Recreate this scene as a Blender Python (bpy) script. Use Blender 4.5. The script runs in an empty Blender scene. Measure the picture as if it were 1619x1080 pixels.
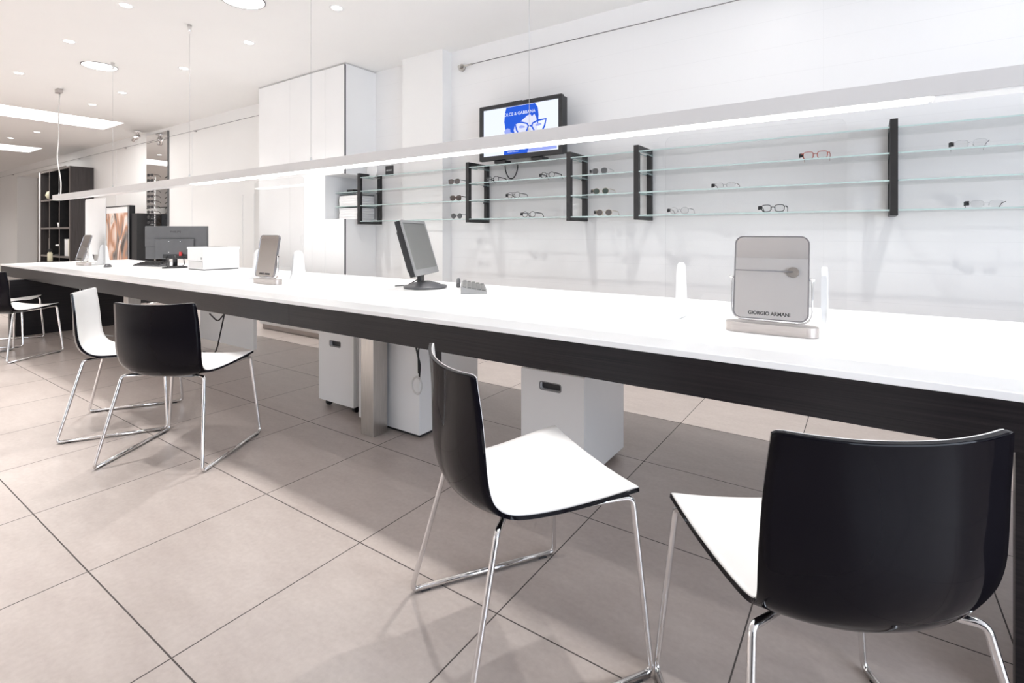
import bpy, bmesh, math, random
from mathutils import Vector, Matrix
random.seed(7)
PI = math.pi
scn = bpy.context.scene
COL = scn.collection

# ------------------------------------------------------------------ camera
H = 1.093
cam_d = bpy.data.cameras.new('camera')
cam = bpy.data.objects.new('camera', cam_d)
COL.objects.link(cam)
cam.location = (0, 0, H)
cam.rotation_euler = (PI/2, 0, math.radians(34.44))
cam_d.sensor_width = 36.0
cam_d.lens = 36.0*810/1619
cam_d.shift_y = (370-540)/1619
cam_d.clip_start = 0.05
cam_d.clip_end = 200
scn.camera = cam

# ------------------------------------------------------------------ world, exposure
K_WIN, K_FRONT_FILL, K_SPOT, K_SPOTB, K_AISLE_FILL, K_WASH_FILL, K_BAR, K_ROUND, K_COFFER, K_WORLD = 195, 56, 10, 78, 150, 4, 5.5, 6, 7, 0.75
w = bpy.data.worlds.new('daylight'); scn.world = w
w.use_nodes = True
w.node_tree.nodes['Background'].inputs[0].default_value = (0.80, 0.88, 1.0, 1)
w.node_tree.nodes['Background'].inputs[1].default_value = K_WORLD
scn.view_settings.view_transform = 'Standard'
scn.view_settings.look = 'None'
scn.view_settings.gamma = 1.0
scn.view_settings.exposure = 0.21
scn.view_settings.use_curve_mapping = False
scn.cycles.max_bounces = 10
scn.cycles.diffuse_bounces = 6
scn.cycles.glossy_bounces = 5
scn.cycles.transmission_bounces = 8
scn.cycles.transparent_max_bounces = 16
scn.cycles.caustics_reflective = False
scn.cycles.caustics_refractive = False
scn.cycles.sample_clamp_indirect = 6


def area(name, loc, rot, sx, sy, power, color=(1, 1, 1), spread=PI):
    l = bpy.data.lights.new(name, 'AREA'); l.shape = 'RECTANGLE'
    l.size = sx; l.size_y = sy; l.energy = power; l.color = color; l.spread = spread
    o = bpy.data.objects.new(name, l); COL.objects.link(o)
    o.location = loc; o.rotation_euler = rot
    return o
# daylight through the right shop window, and soft fill from an added front window
area('window_daylight', (4.35, -0.6, 1.45), (0, PI/2, 0), 2.3, 4.2, K_WIN, (0.78, 0.87, 1.0))
area('front_window_daylight', (-6.95, -3.55, 1.45), (PI/2, 0, 0), 6.8, 2.3, K_FRONT_FILL, (1.0, 0.97, 0.94))

# ------------------------------------------------------------------ materials
def mat(name, col, rough=0.5, metal=0.0, spec=0.5, coat=0.0, trans=0.0, emit=None, es=0.0, ior=1.45):
    m = bpy.data.materials.new(name); m.use_nodes = True
    b = m.node_tree.nodes['Principled BSDF']
    b.inputs['Base Color'].default_value = (*col, 1)
    b.inputs['Roughness'].default_value = rough
    b.inputs['Metallic'].default_value = metal
    b.inputs['Specular IOR Level'].default_value = spec
    b.inputs['Coat Weight'].default_value = coat
    b.inputs['Transmission Weight'].default_value = trans
    b.inputs['IOR'].default_value = ior
    if emit:
        b.inputs['Emission Color'].default_value = (*emit, 1)
        b.inputs['Emission Strength'].default_value = es
    return m
def bsdf(m): return m.node_tree.nodes['Principled BSDF']
def noisy(m, c1, c2, scale=(1, 1, 1), s=5.0, detail=6, bump=0.0, obj=True):
    nt = m.node_tree; N = nt.nodes; L = nt.links
    tc = N.new('ShaderNodeTexCoord'); mp = N.new('ShaderNodeMapping'); mp.inputs['Scale'].default_value = scale
    nz = N.new('ShaderNodeTexNoise'); nz.inputs['Scale'].default_value = s; nz.inputs['Detail'].default_value = detail
    cr = N.new('ShaderNodeValToRGB')
    cr.color_ramp.elements[0].position = 0.3; cr.color_ramp.elements[1].position = 0.7
    cr.color_ramp.elements[0].color = (*c1, 1); cr.color_ramp.elements[1].color = (*c2, 1)
    L.new(tc.outputs['Object'], mp.inputs[0]); L.new(mp.outputs[0], nz.inputs[0]); L.new(nz.outputs[0], cr.inputs[0])
    L.new(cr.outputs[0], bsdf(m).inputs['Base Color'])
    if bump:
        bp = N.new('ShaderNodeBump'); bp.inputs['Strength'].default_value = bump; bp.inputs['Distance'].default_value = 0.002
        L.new(nz.outputs[0], bp.inputs['Height']); L.new(bp.outputs[0], bsdf(m).inputs['Normal'])
    return m

M = {}
M['wall'] = noisy(mat('wall_paint', (0.83, 0.82, 0.81), 0.55), (0.825, 0.82, 0.81), (0.84, 0.835, 0.825), s=2)
M['ceiling'] = noisy(mat('ceiling_paint', (0.84, 0.83, 0.82), 0.8), (0.835, 0.83, 0.82), (0.85, 0.845, 0.835), s=2)
M['grey_wall'] = noisy(mat('pale_paint', (0.78, 0.77, 0.76), 0.6), (0.77, 0.76, 0.75), (0.79, 0.78, 0.77), s=2)
M['cabinet'] = noisy(mat('white_lacquer', (0.85, 0.85, 0.85), 0.3), (0.84, 0.84, 0.84), (0.86, 0.86, 0.86), s=3)
M['worktop'] = noisy(mat('white_worktop', (0.9, 0.9, 0.9), 0.3), (0.89, 0.89, 0.89), (0.91, 0.91, 0.91), s=4)
M['white'] = noisy(mat('white_plastic', (0.86, 0.86, 0.86), 0.28), (0.85, 0.85, 0.85), (0.87, 0.87, 0.87), s=6)
M['seat_white'] = noisy(mat('seat_white', (0.74, 0.73, 0.72), 0.35), (0.73, 0.72, 0.71), (0.75, 0.74, 0.73), s=8)
M['lamp_body'] = noisy(mat('lamp_aluminium', (0.66, 0.65, 0.645), 0.4), (0.65, 0.64, 0.635), (0.67, 0.66, 0.655), s=6)
M['black_gloss'] = noisy(mat('black_gloss', (0.004, 0.003, 0.006), 0.06, spec=0.16), (0.0035, 0.003, 0.005), (0.005, 0.004, 0.007), s=3)
M['black'] = noisy(mat('black_plastic', (0.02, 0.02, 0.022), 0.4), (0.018, 0.018, 0.02), (0.025, 0.025, 0.027), s=9)
M['dark_grey'] = noisy(mat('dark_grey_plastic', (0.10, 0.10, 0.105), 0.35), (0.095, 0.095, 0.10), (0.11, 0.11, 0.115), s=9)
M['mid_grey'] = noisy(mat('mid_grey_plastic', (0.26, 0.26, 0.26), 0.35), (0.25, 0.25, 0.25), (0.28, 0.28, 0.28), s=9)
M['screen_grey'] = noisy(mat('matt_screen', (0.16, 0.16, 0.155), 0.35), (0.155, 0.155, 0.15), (0.165, 0.165, 0.16), s=9)
M['bracket'] = noisy(mat('black_steel', (0.022, 0.021, 0.022), 0.38, metal=0.2), (0.02, 0.02, 0.021), (0.03, 0.028, 0.028), s=12)
M['chrome'] = noisy(mat('chrome', (0.78, 0.77, 0.77), 0.09, metal=1), (0.76, 0.75, 0.75), (0.80, 0.79, 0.79), s=5)
M['steel'] = noisy(mat('brushed_steel', (0.55, 0.53, 0.50), 0.32, metal=1), (0.50, 0.48, 0.45), (0.60, 0.57, 0.54), scale=(30, 30, 1.5), s=6)
M['satin'] = noisy(mat('satin_nickel', (0.50, 0.46, 0.44), 0.38, metal=0.7), (0.47, 0.43, 0.41), (0.53, 0.49, 0.47), scale=(3, 30, 30), s=6)
M['mirror'] = mat('mirror_glass', (0.94, 0.94, 0.94), 0.01, metal=1)
M['copper'] = mat('copper', (0.72, 0.42, 0.30), 0.25, metal=0.6)
M['paper'] = noisy(mat('paper', (0.82, 0.81, 0.80), 0.7), (0.80, 0.79, 0.78), (0.84, 0.83, 0.82), s=20)
M['blue_box'] = mat('blue_card', (0.25, 0.42, 0.50), 0.5)
M['brown'] = noisy(mat('brown_wood', (0.16, 0.09, 0.06), 0.5), (0.12, 0.07, 0.045), (0.24, 0.14, 0.09), scale=(1, 1, 6), s=4)
M['cream'] = mat('cream_ceramic', (0.72, 0.68, 0.5), 0.4)
M['ink'] = mat('printed_ink', (0.03, 0.03, 0.03), 0.5)
M['grey_ink'] = mat('grey_print', (0.035, 0.035, 0.037), 0.5)
M['white_ink'] = mat('white_print', (0.85, 0.85, 0.85), 0.5)
M['cable_white'] = mat('white_cable', (0.7, 0.69, 0.67), 0.5)
M['red'] = mat('red_plug', (0.5, 0.03, 0.03), 0.4)
M['lens_brown'] = mat('brown_lens', (0.05, 0.035, 0.03), 0.06, coat=0.4)
M['lens_green'] = mat('green_lens', (0.035, 0.055, 0.045), 0.06, coat=0.4)
M['lens_grey'] = mat('grey_lens', (0.04, 0.04, 0.042), 0.06, coat=0.4)
M['tortoise'] = mat('tortoise_acetate', (0.06, 0.025, 0.015), 0.2)
M['red_acetate'] = mat('red_acetate', (0.38, 0.10, 0.07), 0.25)
M['gunmetal'] = mat('gunmetal', (0.30, 0.29, 0.30), 0.3, metal=0.7)
M['silver_wire'] = mat('silver_wire', (0.55, 0.55, 0.56), 0.3, metal=0.8)
M['gold_wire'] = mat('gold_wire', (0.55, 0.47, 0.36), 0.3, metal=0.8)

def thin_glass(name, tint, refl=0.10):
    m = bpy.data.materials.new(name); m.use_nodes = True
    nt = m.node_tree; nt.nodes.clear()
    out = nt.nodes.new('ShaderNodeOutputMaterial'); mx = nt.nodes.new('ShaderNodeMixShader')
    tr = nt.nodes.new('ShaderNodeBsdfTransparent'); gl = nt.nodes.new('ShaderNodeBsdfGlossy')
    tr.inputs[0].default_value = (*tint, 1); gl.inputs['Roughness'].default_value = 0.02
    fr = nt.nodes.new('ShaderNodeFresnel'); fr.inputs[0].default_value = 1.35
    ml = nt.nodes.new('ShaderNodeMath'); ml.operation = 'MULTIPLY'; ml.inputs[1].default_value = refl*8
    ml.use_clamp = True
    nt.links.new(fr.outputs[0], ml.inputs[0]); nt.links.new(ml.outputs[0], mx.inputs[0])
    nt.links.new(tr.outputs[0], mx.inputs[1]); nt.links.new(gl.outputs[0], mx.inputs[2]); nt.links.new(mx.outputs[0], out.inputs[0])
    return m
M['glass'] = thin_glass('clear_glass', (0.98, 0.987, 0.985), 0.05)
M['pane'] = thin_glass('window_glass', (0.97, 0.98, 0.98))
M['lens_clear'] = thin_glass('clear_lens', (0.97, 0.97, 0.97), 0.12)
M['acrylic'] = thin_glass('clear_acrylic', (0.99, 0.99, 0.99), 0.03)
M['glass_edge'] = mat('green_glass_edge', (0.40, 0.50, 0.49), 0.15)
M['acrylic_edge'] = thin_glass('acrylic_edge', (0.93, 0.93, 0.93), 0.05)

def emission(name, col, s):
    m = bpy.data.materials.new(name); m.use_nodes = True
    nt = m.node_tree; nt.nodes.clear()
    o = nt.nodes.new('ShaderNodeOutputMaterial'); e = nt.nodes.new('ShaderNodeEmission')
    e.inputs[0].default_value = (*col, 1); e.inputs[1].default_value = s
    nt.links.new(e.outputs[0], o.inputs[0]); return m
M['led'] = emission('led_diffuser', (1.0, 0.985, 0.965), K_BAR)
M['spot_glow'] = emission('spot_lamp', (1.0, 0.97, 0.93), 12)
M['round_glow'] = emission('round_lamp', (1.0, 0.98, 0.95), K_ROUND)
M['coffer_glow'] = emission('coffer_lamp', (1.0, 0.98, 0.96), K_COFFER)
M['scr_white'] = emission('screen_white', (0.80, 0.85, 1.0), 1.0)
M['scr_blue'] = emission('screen_blue', (0.03, 0.12, 0.72), 0.9)
M['scr_mid'] = emission('screen_mid_blue', (0.33, 0.40, 0.88), 0.95)
M['scr_pale'] = emission('screen_pale', (0.70, 0.72, 0.98), 1.0)

# floor tiles
def tile_material():
    m = mat('floor_tiles', (0.4, 0.37, 0.35), 0.33)
    nt = m.node_tree; N = nt.nodes; L = nt.links; b = bsdf(m)
    tc = N.new('ShaderNodeTexCoord'); sp = N.new('ShaderNodeSeparateXYZ'); L.new(tc.outputs['Object'], sp.inputs[0])
    P = 0.6
    def math_(op, a, bb=None, c=None):
        n = N.new('ShaderNodeMath'); n.operation = op
        for i, v in enumerate((a, bb, c)):
            if v is None: continue
            if isinstance(v, (int, float)): n.inputs[i].default_value = v
            else: L.new(v, n.inputs[i])
        return n.outputs[0]
    res = []; cells = []
    for ax, off in (('X', -0.87), ('Y', 0.592)):
        t = math_('DIVIDE', math_('SUBTRACT', sp.outputs[ax], off), P)
        f = math_('FRACT', t); cells.append(math_('FLOOR', t))
        d = math_('MULTIPLY', math_('MINIMUM', f, math_('SUBTRACT', 1.0, f)), P)
        res.append(d)
    d = math_('MINIMUM', res[0], res[1])
    joint = math_('LESS_THAN', d, 0.0021)
    cv = N.new('ShaderNodeCombineXYZ'); L.new(cells[0], cv.inputs[0]); L.new(cells[1], cv.inputs[1])
    wn = N.new('ShaderNodeTexWhiteNoise'); wn.noise_dimensions = '3D'; L.new(cv.outputs[0], wn.inputs[0])
    mp = N.new('ShaderNodeMapping'); mp.inputs['Scale'].default_value = (1.0, 2.6, 1); mp.inputs['Rotation'].default_value = (0, 0, 0.5)
    L.new(tc.outputs['Object'], mp.inputs[0])
    n1 = N.new('ShaderNodeTexNoise'); n1.inputs['Scale'].default_value = 5; n1.inputs['Detail'].default_value = 10; n1.inputs['Roughness'].default_value = 0.7
    L.new(mp.outputs[0], n1.inputs[0])
    n2 = N.new('ShaderNodeTexNoise'); n2.inputs['Scale'].default_value = 60; n2.inputs['Detail'].default_value = 6; L.new(tc.outputs['Object'], n2.inputs[0])
    s = math_('ADD', math_('MULTIPLY', n1.outputs[0], 0.65), math_('MULTIPLY', n2.outputs[0], 0.35))
    cr = N.new('ShaderNodeValToRGB'); L.new(s, cr.inputs[0])
    cr.color_ramp.elements[0].position = 0.34; cr.color_ramp.elements[0].color = (0.43, 0.368, 0.338, 1)
    cr.color_ramp.elements[1].position = 0.66; cr.color_ramp.elements[1].color = (0.53, 0.467, 0.432, 1)
    hs = N.new('ShaderNodeHueSaturation'); L.new(cr.outputs[0], hs.inputs['Color'])
    L.new(math_('MULTIPLY_ADD', wn.outputs[0], 0.06, 0.97), hs.inputs['Value'])
    mx = N.new('ShaderNodeMixRGB'); L.new(joint, mx.inputs[0]); L.new(hs.outputs[0], mx.inputs[1]); mx.inputs[2].default_value = (0.07, 0.06, 0.055, 1)
    L.new(mx.outputs[0], b.inputs['Base Color'])
    L.new(math_('MULTIPLY_ADD', joint, 0.45, math_('MULTIPLY_ADD', n1.outputs[0], 0.14, 0.24)), b.inputs['Roughness'])
    bp = N.new('ShaderNodeBump'); bp.inputs['Strength'].default_value = 0.08; bp.inputs['Distance'].default_value = 0.002
    L.new(s, bp.inputs['Height']); L.new(bp.outputs[0], b.inputs['Normal'])
    return m
M['floor'] = tile_material()

# dark horizontally ribbed veneer
def veneer_material():
    m = mat('dark_ribbed_veneer', (0.02, 0.018, 0.018), 0.30, spec=0.3)
    nt = m.node_tree; N = nt.nodes; L = nt.links
    tc = N.new('ShaderNodeTexCoord'); mp = N.new('ShaderNodeMapping'); mp.inputs['Scale'].default_value = (1.2, 1.2, 130)
    nz = N.new('ShaderNodeTexNoise'); nz.inputs['Scale'].default_value = 1.6; nz.inputs['Detail'].default_value = 5
    L.new(tc.outputs['Object'], mp.inputs[0]); L.new(mp.outputs[0], nz.inputs[0])
    cr = N.new('ShaderNodeValToRGB'); L.new(nz.outputs[0], cr.inputs[0])
    cr.color_ramp.elements[0].position = 0.3; cr.color_ramp.elements[0].color = (0.006, 0.005, 0.007, 1)
    cr.color_ramp.elements[1].position = 0.75; cr.color_ramp.elements[1].color = (0.020, 0.017, 0.018, 1)
    L.new(cr.outputs[0], bsdf(m).inputs['Base Color'])
    bp = N.new('ShaderNodeBump'); bp.inputs['Strength'].default_value = 0.5; bp.inputs['Distance'].default_value = 0.0015
    L.new(nz.outputs[0], bp.inputs['Height']); L.new(bp.outputs[0], bsdf(m).inputs['Normal'])
    return m
M['veneer'] = veneer_material()
M['dark_wood'] = noisy(mat('dark_oak', (0.05, 0.042, 0.042), 0.5), (0.040, 0.034, 0.034), (0.062, 0.054, 0.053), scale=(20, 20, 1), s=3)
M['dark_edge'] = noisy(mat('dark_oak_edge', (0.16, 0.14, 0.13), 0.5), (0.14, 0.12, 0.11), (0.18, 0.16, 0.15), s=6)

def wall_panel_material():
    m = mat('white_wall_panels', (0.84, 0.84, 0.84), 0.35)
    nt = m.node_tree; N = nt.nodes; L = nt.links
    tc = N.new('ShaderNodeTexCoord'); sp = N.new('ShaderNodeSeparateXYZ'); L.new(tc.outputs['Object'], sp.inputs[0])
    def mt(op, a, b):
        n = N.new('ShaderNodeMath'); n.operation = op
        for i, v in enumerate((a, b)):
            if isinstance(v, (int, float)): n.inputs[i].default_value = v
            else: L.new(v, n.inputs[i])
        return n.outputs[0]
    f = mt('FRACT', mt('DIVIDE', mt('SUBTRACT', sp.outputs['Z'], -0.001), 0.175), 0)
    lz = mt('LESS_THAN', f, 0.018)
    g = mt('FRACT', mt('DIVIDE', mt('ADD', sp.outputs['X'], 2.60), 1.2), 0)
    lx = mt('LESS_THAN', g, 0.0022)
    ln = mt('MAXIMUM', lz, lx)
    mx = N.new('ShaderNodeMixRGB'); L.new(ln, mx.inputs[0]); mx.inputs[1].default_value = (0.84, 0.835, 0.835, 1); mx.inputs[2].default_value = (0.80, 0.795, 0.795, 1)
    L.new(mx.outputs[0], bsdf(m).inputs['Base Color'])
    return m
M['panel_wall'] = wall_panel_material()

def art_material():
    m = mat('abstract_copper_print', (0.6, 0.4, 0.3), 0.25)
    nt = m.node_tree; N = nt.nodes; L = nt.links
    tc = N.new('ShaderNodeTexCoord'); mp = N.new('ShaderNodeMapping'); mp.inputs['Scale'].default_value = (1.0, 1.0, 0.45)
    wv = N.new('ShaderNodeTexNoise'); wv.inputs['Scale'].default_value = 3.2; wv.inputs['Detail'].default_value = 1.0; wv.inputs['Distortion'].default_value = 1.6
    L.new(tc.outputs['Object'], mp.inputs[0]); L.new(mp.outputs[0], wv.inputs[0])
    cr = N.new('ShaderNodeValToRGB'); L.new(wv.outputs[0], cr.inputs[0]); e = cr.color_ramp.elements
    e[0].position = 0.28; e[0].color = (0.10, 0.08, 0.07, 1); e[1].position = 0.72; e[1].color = (0.85, 0.78, 0.72, 1)
    for p, c in ((0.36, (0.28, 0.24, 0.22)), (0.44, (0.55, 0.28, 0.17)), (0.54, (0.85, 0.66, 0.56)), (0.60, (0.80, 0.76, 0.72)), (0.66, (0.45, 0.40, 0.37))):
        x = e.new(p); x.color = (*c, 1)
    L.new(cr.outputs[0], bsdf(m).inputs['Base Color']); return m
M['art'] = art_material()

# ------------------------------------------------------------------ mesh helpers
def box(bm, x0, x1, y0, y1, z0, z1, bev=0.0, seg=2, mi=0):
    vs = [bm.verts.new((x, y, z)) for x in (x0, x1) for y in (y0, y1) for z in (z0, z1)]
    idx = ((0, 1, 3, 2), (4, 6, 7, 5), (0, 4, 5, 1), (2, 3, 7, 6), (0, 2, 6, 4), (1, 5, 7, 3))
    fs = [bm.faces.new([vs[i] for i in f]) for f in idx]
    for f in fs: f.material_index = mi
    if bev > 0:
        es = list({e for f in fs for e in f.edges})
        r = bmesh.ops.bevel(bm, geom=es, offset=bev, segments=seg, profile=0.5, affect='EDGES')
        for f in r['faces']: f.material_index = mi
    return fs

def fillet(pts, r, n=5):
    pts = [Vector(p) for p in pts]; out = [pts[0]]
    for i in range(1, len(pts)-1):
        a, b, c = pts[i-1], pts[i], pts[i+1]
        u = (a-b); v = (c-b); lu = u.length; lv = v.length
        u.normalize(); v.normalize()
        ang = u.angle(v)
        if ang > PI-0.02: out.append(b); continue
        rr = min(r/math.tan(ang/2), lu*0.49, lv*0.49)
        p, q = b+u*rr, b+v*rr
        for k in range(n+1):
            t = k/n
            out.append(p*(1-t)**2 + b*2*t*(1-t) + q*t*t)
    out.append(pts[-1]); return out

def tube(bm, pts, r, n=10, closed=False, cap=True, mi=0, flat=None):
    pts = [Vector(p) for p in pts]; m = len(pts); rings = []
    def tan(i):
        if closed: return (pts[(i+1) % m]-pts[i-1]).normalized()
        return (pts[min(i+1, m-1)]-pts[max(i-1, 0)]).normalized()
    t0 = tan(0); up = Vector((0, 0, 1)) if abs(t0.z) < 0.9 else Vector((0, 1, 0))
    a = t0.cross(up).normalized(); tp = t0
    for i in range(m):
        t = tan(i)
        ax = tp.cross(t)
        if ax.length > 1e-6:
            a = Matrix.Rotation(tp.angle(t), 3, ax.normalized()) @ a
        a = (a - t*a.dot(t)).normalized(); b = t.cross(a); tp = t
        rb = r if flat is None else flat
        rings.append([bm.verts.new(pts[i] + a*math.cos(2*PI*k/n)*r + b*math.sin(2*PI*k/n)*rb) for k in range(n)])
    for i in range(m if closed else m-1):
        A, B = rings[i], rings[(i+1) % m]
        for k in range(n):
            f = bm.faces.new((A[k], A[(k+1) % n], B[(k+1) % n], B[k])); f.smooth = True; f.material_index = mi
    if cap and not closed:
        f = bm.faces.new(rings[0][::-1]); f.material_index = mi
        f = bm.faces.new(rings[-1]); f.material_index = mi

def lathe(bm, prof, n=32, c=(0, 0, 0), mi=0, smooth=True, cap=True):
    c = Vector(c); rings = []
    for r, z in prof:
        rings.append([bm.verts.new(c+Vector((r*math.cos(2*PI*k/n), r*math.sin(2*PI*k/n), z))) for k in range(n)])
    for A, B in zip(rings, rings[1:]):
        for k in range(n):
            f = bm.faces.new((A[k], A[(k+1) % n], B[(k+1) % n], B[k])); f.smooth = smooth; f.material_index = mi
    if cap:
        f = bm.faces.new(rings[0][::-1]); f.material_index = mi
        f = bm.faces.new(rings[-1]); f.material_index = mi

def prism(bm, poly, axis, t0, t1, mi=0, bev=0.0):
    """poly in 2-D; axis 'x': (y,z) extruded along x; 'y': (x,z) along y; 'z': (x,y) along z"""
    def P(p, t):
        return {'x': (t, p[0], p[1]), 'y': (p[0], t, p[1]), 'z': (p[0], p[1], t)}[axis]
    A = [bm.verts.new(P(p, t0)) for p in poly]; B = [bm.verts.new(P(p, t1)) for p in poly]
    n = len(poly); fs = [bm.faces.new(A[::-1]), bm.faces.new(B)]
    for i in range(n):
        fs.append(bm.faces.new((A[i], A[(i+1) % n], B[(i+1) % n], B[i])))
    for f in fs: f.material_index = mi
    if bev > 0:
        es = list({e for f in fs[:2] for e in f.edges})
        bmesh.ops.bevel(bm, geom=es, offset=bev, segments=2, profile=0.5, affect='EDGES')
    return fs

def rrect(x0, x1, z0, z1, r, n=6):
    out = []
    for cx, cz, a0 in ((x1-r, z1-r, 0), (x0+r, z1-r, PI/2), (x0+r, z0+r, PI), (x1-r, z0+r, 1.5*PI)):
        for k in range(n+1):
            a = a0+PI/2*k/n; out.append((cx+r*math.cos(a), cz+r*math.sin(a)))
    return out

def ring_prism(bm, outer, inner, axis, t0, t1, mi=0):
    def P(p, t):
        return {'x': (t, p[0], p[1]), 'y': (p[0], t, p[1]), 'z': (p[0], p[1], t)}[axis]
    n = len(outer)
    V = [[bm.verts.new(P(p, t)) for p in q] for q in (outer, inner) for t in (t0, t1)]
    o0, o1, i0, i1 = V
    for k in range(n):
        j = (k+1) % n
        for q in ((o0[k], o0[j], o1[j], o1[k]), (i0[j], i0[k], i1[k], i1[j]), (o0[j], o0[k], i0[k], i0[j]), (o1[k], o1[j], i1[j], i1[k])):
            f = bm.faces.new(q); f.material_index = mi

def obj(name, bm, m, parent=None, smooth=False, recalc=True):
    if recalc: bmesh.ops.recalc_face_normals(bm, faces=bm.faces)
    me = bpy.data.meshes.new(name); bm.to_mesh(me); bm.free()
    for x in (m if isinstance(m, (list, tuple)) else [m]): me.materials.append(M[x])
    if smooth:
        for p in me.polygons: p.use_smooth = True
    o = bpy.data.objects.new(name, me); COL.objects.link(o)
    if parent: o.parent = parent
    return o
def tag(o, label, cat, group=None):
    o['label'] = label; o['category'] = cat
    if group: o['group'] = group
    return o
def thing(name, label, cat, loc=(0, 0, 0), rz=0.0, group=None):
    o = bpy.data.objects.new(name, None); COL.objects.link(o); o.empty_display_size = 0.1
    o.location = loc; o.rotation_euler = (0, 0, rz)
    return tag(o, label, cat, group)
def struct(name, bm, m, parent=None):
    o = obj(name, bm, m, parent)
    if parent is None: o['kind'] = 'structure'
    return o
def B(): return bmesh.new()
def dup(root, loc, rz, label, group=None):
    r = root.copy(); COL.objects.link(r); r.location = loc; r.rotation_euler = (0, 0, rz); r['label'] = label
    if group: r['group'] = group
    for ch in list(root.children):
        c = ch.copy(); COL.objects.link(c); c.parent = r
        for g in ch.children:
            d = g.copy(); COL.objects.link(d); d.parent = c
    return r
def text(s, size, m, parent, loc, rot, name='lettering', depth=0.0004, sx=1.0, align='CENTER', bold=0.0):
    cu = bpy.data.curves.new('txt', 'FONT'); cu.body = s; cu.size = size; cu.extrude = depth; cu.align_x = align; cu.offset = bold
    to = bpy.data.objects.new('txt', cu); COL.objects.link(to)
    bpy.context.view_layer.update()
    me = bpy.data.meshes.new_from_object(to.evaluated_get(bpy.context.evaluated_depsgraph_get()))
    COL.objects.unlink(to); bpy.data.objects.remove(to)
    me.materials.clear(); me.materials.append(M[m])
    o = bpy.data.objects.new(name, me); COL.objects.link(o); o.parent = parent
    o.location = loc; o.rotation_euler = rot; o.scale = (sx, 1, 1)
    return o

# ------------------------------------------------------------------ room shell
ZC = 2.785
YB = 3.62        # wall behind the shelves
XR, XL, YF = 4.4, -21.0, -3.6
b = B(); box(b, XL-0.1, XR+0.1, YF-0.1, 5.2, -0.1, 0); struct('floor', b, 'floor')
# ceiling, with two recessed light troughs
b = B()
T = [(-10.15, -9.30), (-14.30, -13.35)]
xs = [XL-0.1, T[1][0], T[1][1], T[0][0], T[0][1], XR+0.1]
for i in range(5):
    if i in (1, 3):
        box(b, xs[i], xs[i+1], 3.10, 5.2, ZC, ZC+0.25); box(b, xs[i], xs[i+1], YF-0.1, -1.5, ZC, ZC+0.25)
        box(b, xs[i], xs[i+1], -1.5, 3.10, ZC+0.16, ZC+0.25)
    else:
        box(b, xs[i], xs[i+1], YF-0.1, 5.2, ZC, ZC+0.25)
struct('ceiling', b, 'ceiling')
b = B(); box(b, -5.5, XR+0.1, YB, YB+0.12, 0, ZC); struct('wall_back', b, 'panel_wall')
b = B()
box(b, -13.95, -5.5, YB, YB+0.12, 0, ZC); box(b, XL-0.1, -17.7, YB, YB+0.38, 0, ZC)
box(b, -17.7, -13.95, YB, YB+0.38, 2.55, ZC)
struct('wall_back_left', b, 'wall')
b = B(); box(b, -18.2, -13.2, 5.0, 5.1, 0, ZC); box(b, -18.3, -18.2, YB+0.38, 5.1, 0, ZC); box(b, -13.2, -13.1, YB+0.12, 5.1, 0, ZC)
struct('wall_alcove', b, 'wall')
b = B(); box(b, XL-0.1, XL, YF, 5.2, 0, ZC); struct('wall_left', b, 'wall')
b = B()
box(b, XL, -10.4, YF-0.1, YF, 0, ZC); box(b, -3.5, XR, YF-0.1, YF, 0, ZC)
box(b, -10.4, -3.5, YF-0.1, YF, 0, 0.2); box(b, -10.4, -3.5, YF-0.1, YF, 2.62, ZC)
struct('wall_front', b, 'grey_wall')
b = B()
box(b, XR, XR+0.1, YF, -2.8, 0, ZC); box(b, XR, XR+0.1, 3.1, YB, 0, ZC)
box(b, XR, XR+0.1, -2.8, 3.1, 0, 0.2); box(b, XR, XR+0.1, -2.8, 3.1, 2.62, ZC)
struct('wall_right', b, 'wall')
def window(name, axis, a0, a1, z0, z1, pos, muls):
    b = B(); f = 0.05
    def bx(p0, p1, q0, q1):
        if axis == 'x': box(b, pos, pos+0.06, p0, p1, q0, q1)
        else: box(b, p0, p1, pos, pos+0.06, q0, q1)
    bx(a0, a1, z0, z0+f); bx(a0, a1, z1-f, z1)
    for k in range(muls+1):
        c = a0+(a1-a0-f)*k/muls; bx(c, c+f, z0+f, z1-f)
    o = struct(name, b, 'bracket')
    b = B()
    if axis == 'x': box(b, pos+0.025, pos+0.031, a0+f, a1-f, z0+f, z1-f)
    else: box(b, a0+f, a1-f, pos+0.025, pos+0.031, z0+f, z1-f)
    obj('window_pane', b, 'pane', o)
window('window_1', 'x', -2.8, 3.1, 0.2, 2.62, XR+0.02, 4)
window('window_2', 'y', -10.4, -3.5, 0.2, 2.62, YF-0.08, 5)  # unseen window, added to go with the front fill light
# projecting column beside the shelves
b = B(); box(b, -3.69, -3.17, 3.50, YB, 0, ZC); struct('wall_column', b, 'wall')
# trough lamps
for k, (x0, x1) in enumerate(T):
    t = thing('ceiling_trough_lamp', ['long lit ceiling trough nearest the tall white cabinets', 'far lit ceiling trough above the dark bookcase'][k], 'ceiling light', ((x0+x1)/2, 0.8, ZC+0.16))
    b = B(); box(b, -0.40, 0.40, -2.2, 2.25, -0.025, -0.002); obj('diffuser', b, 'coffer_glow', t)

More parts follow.
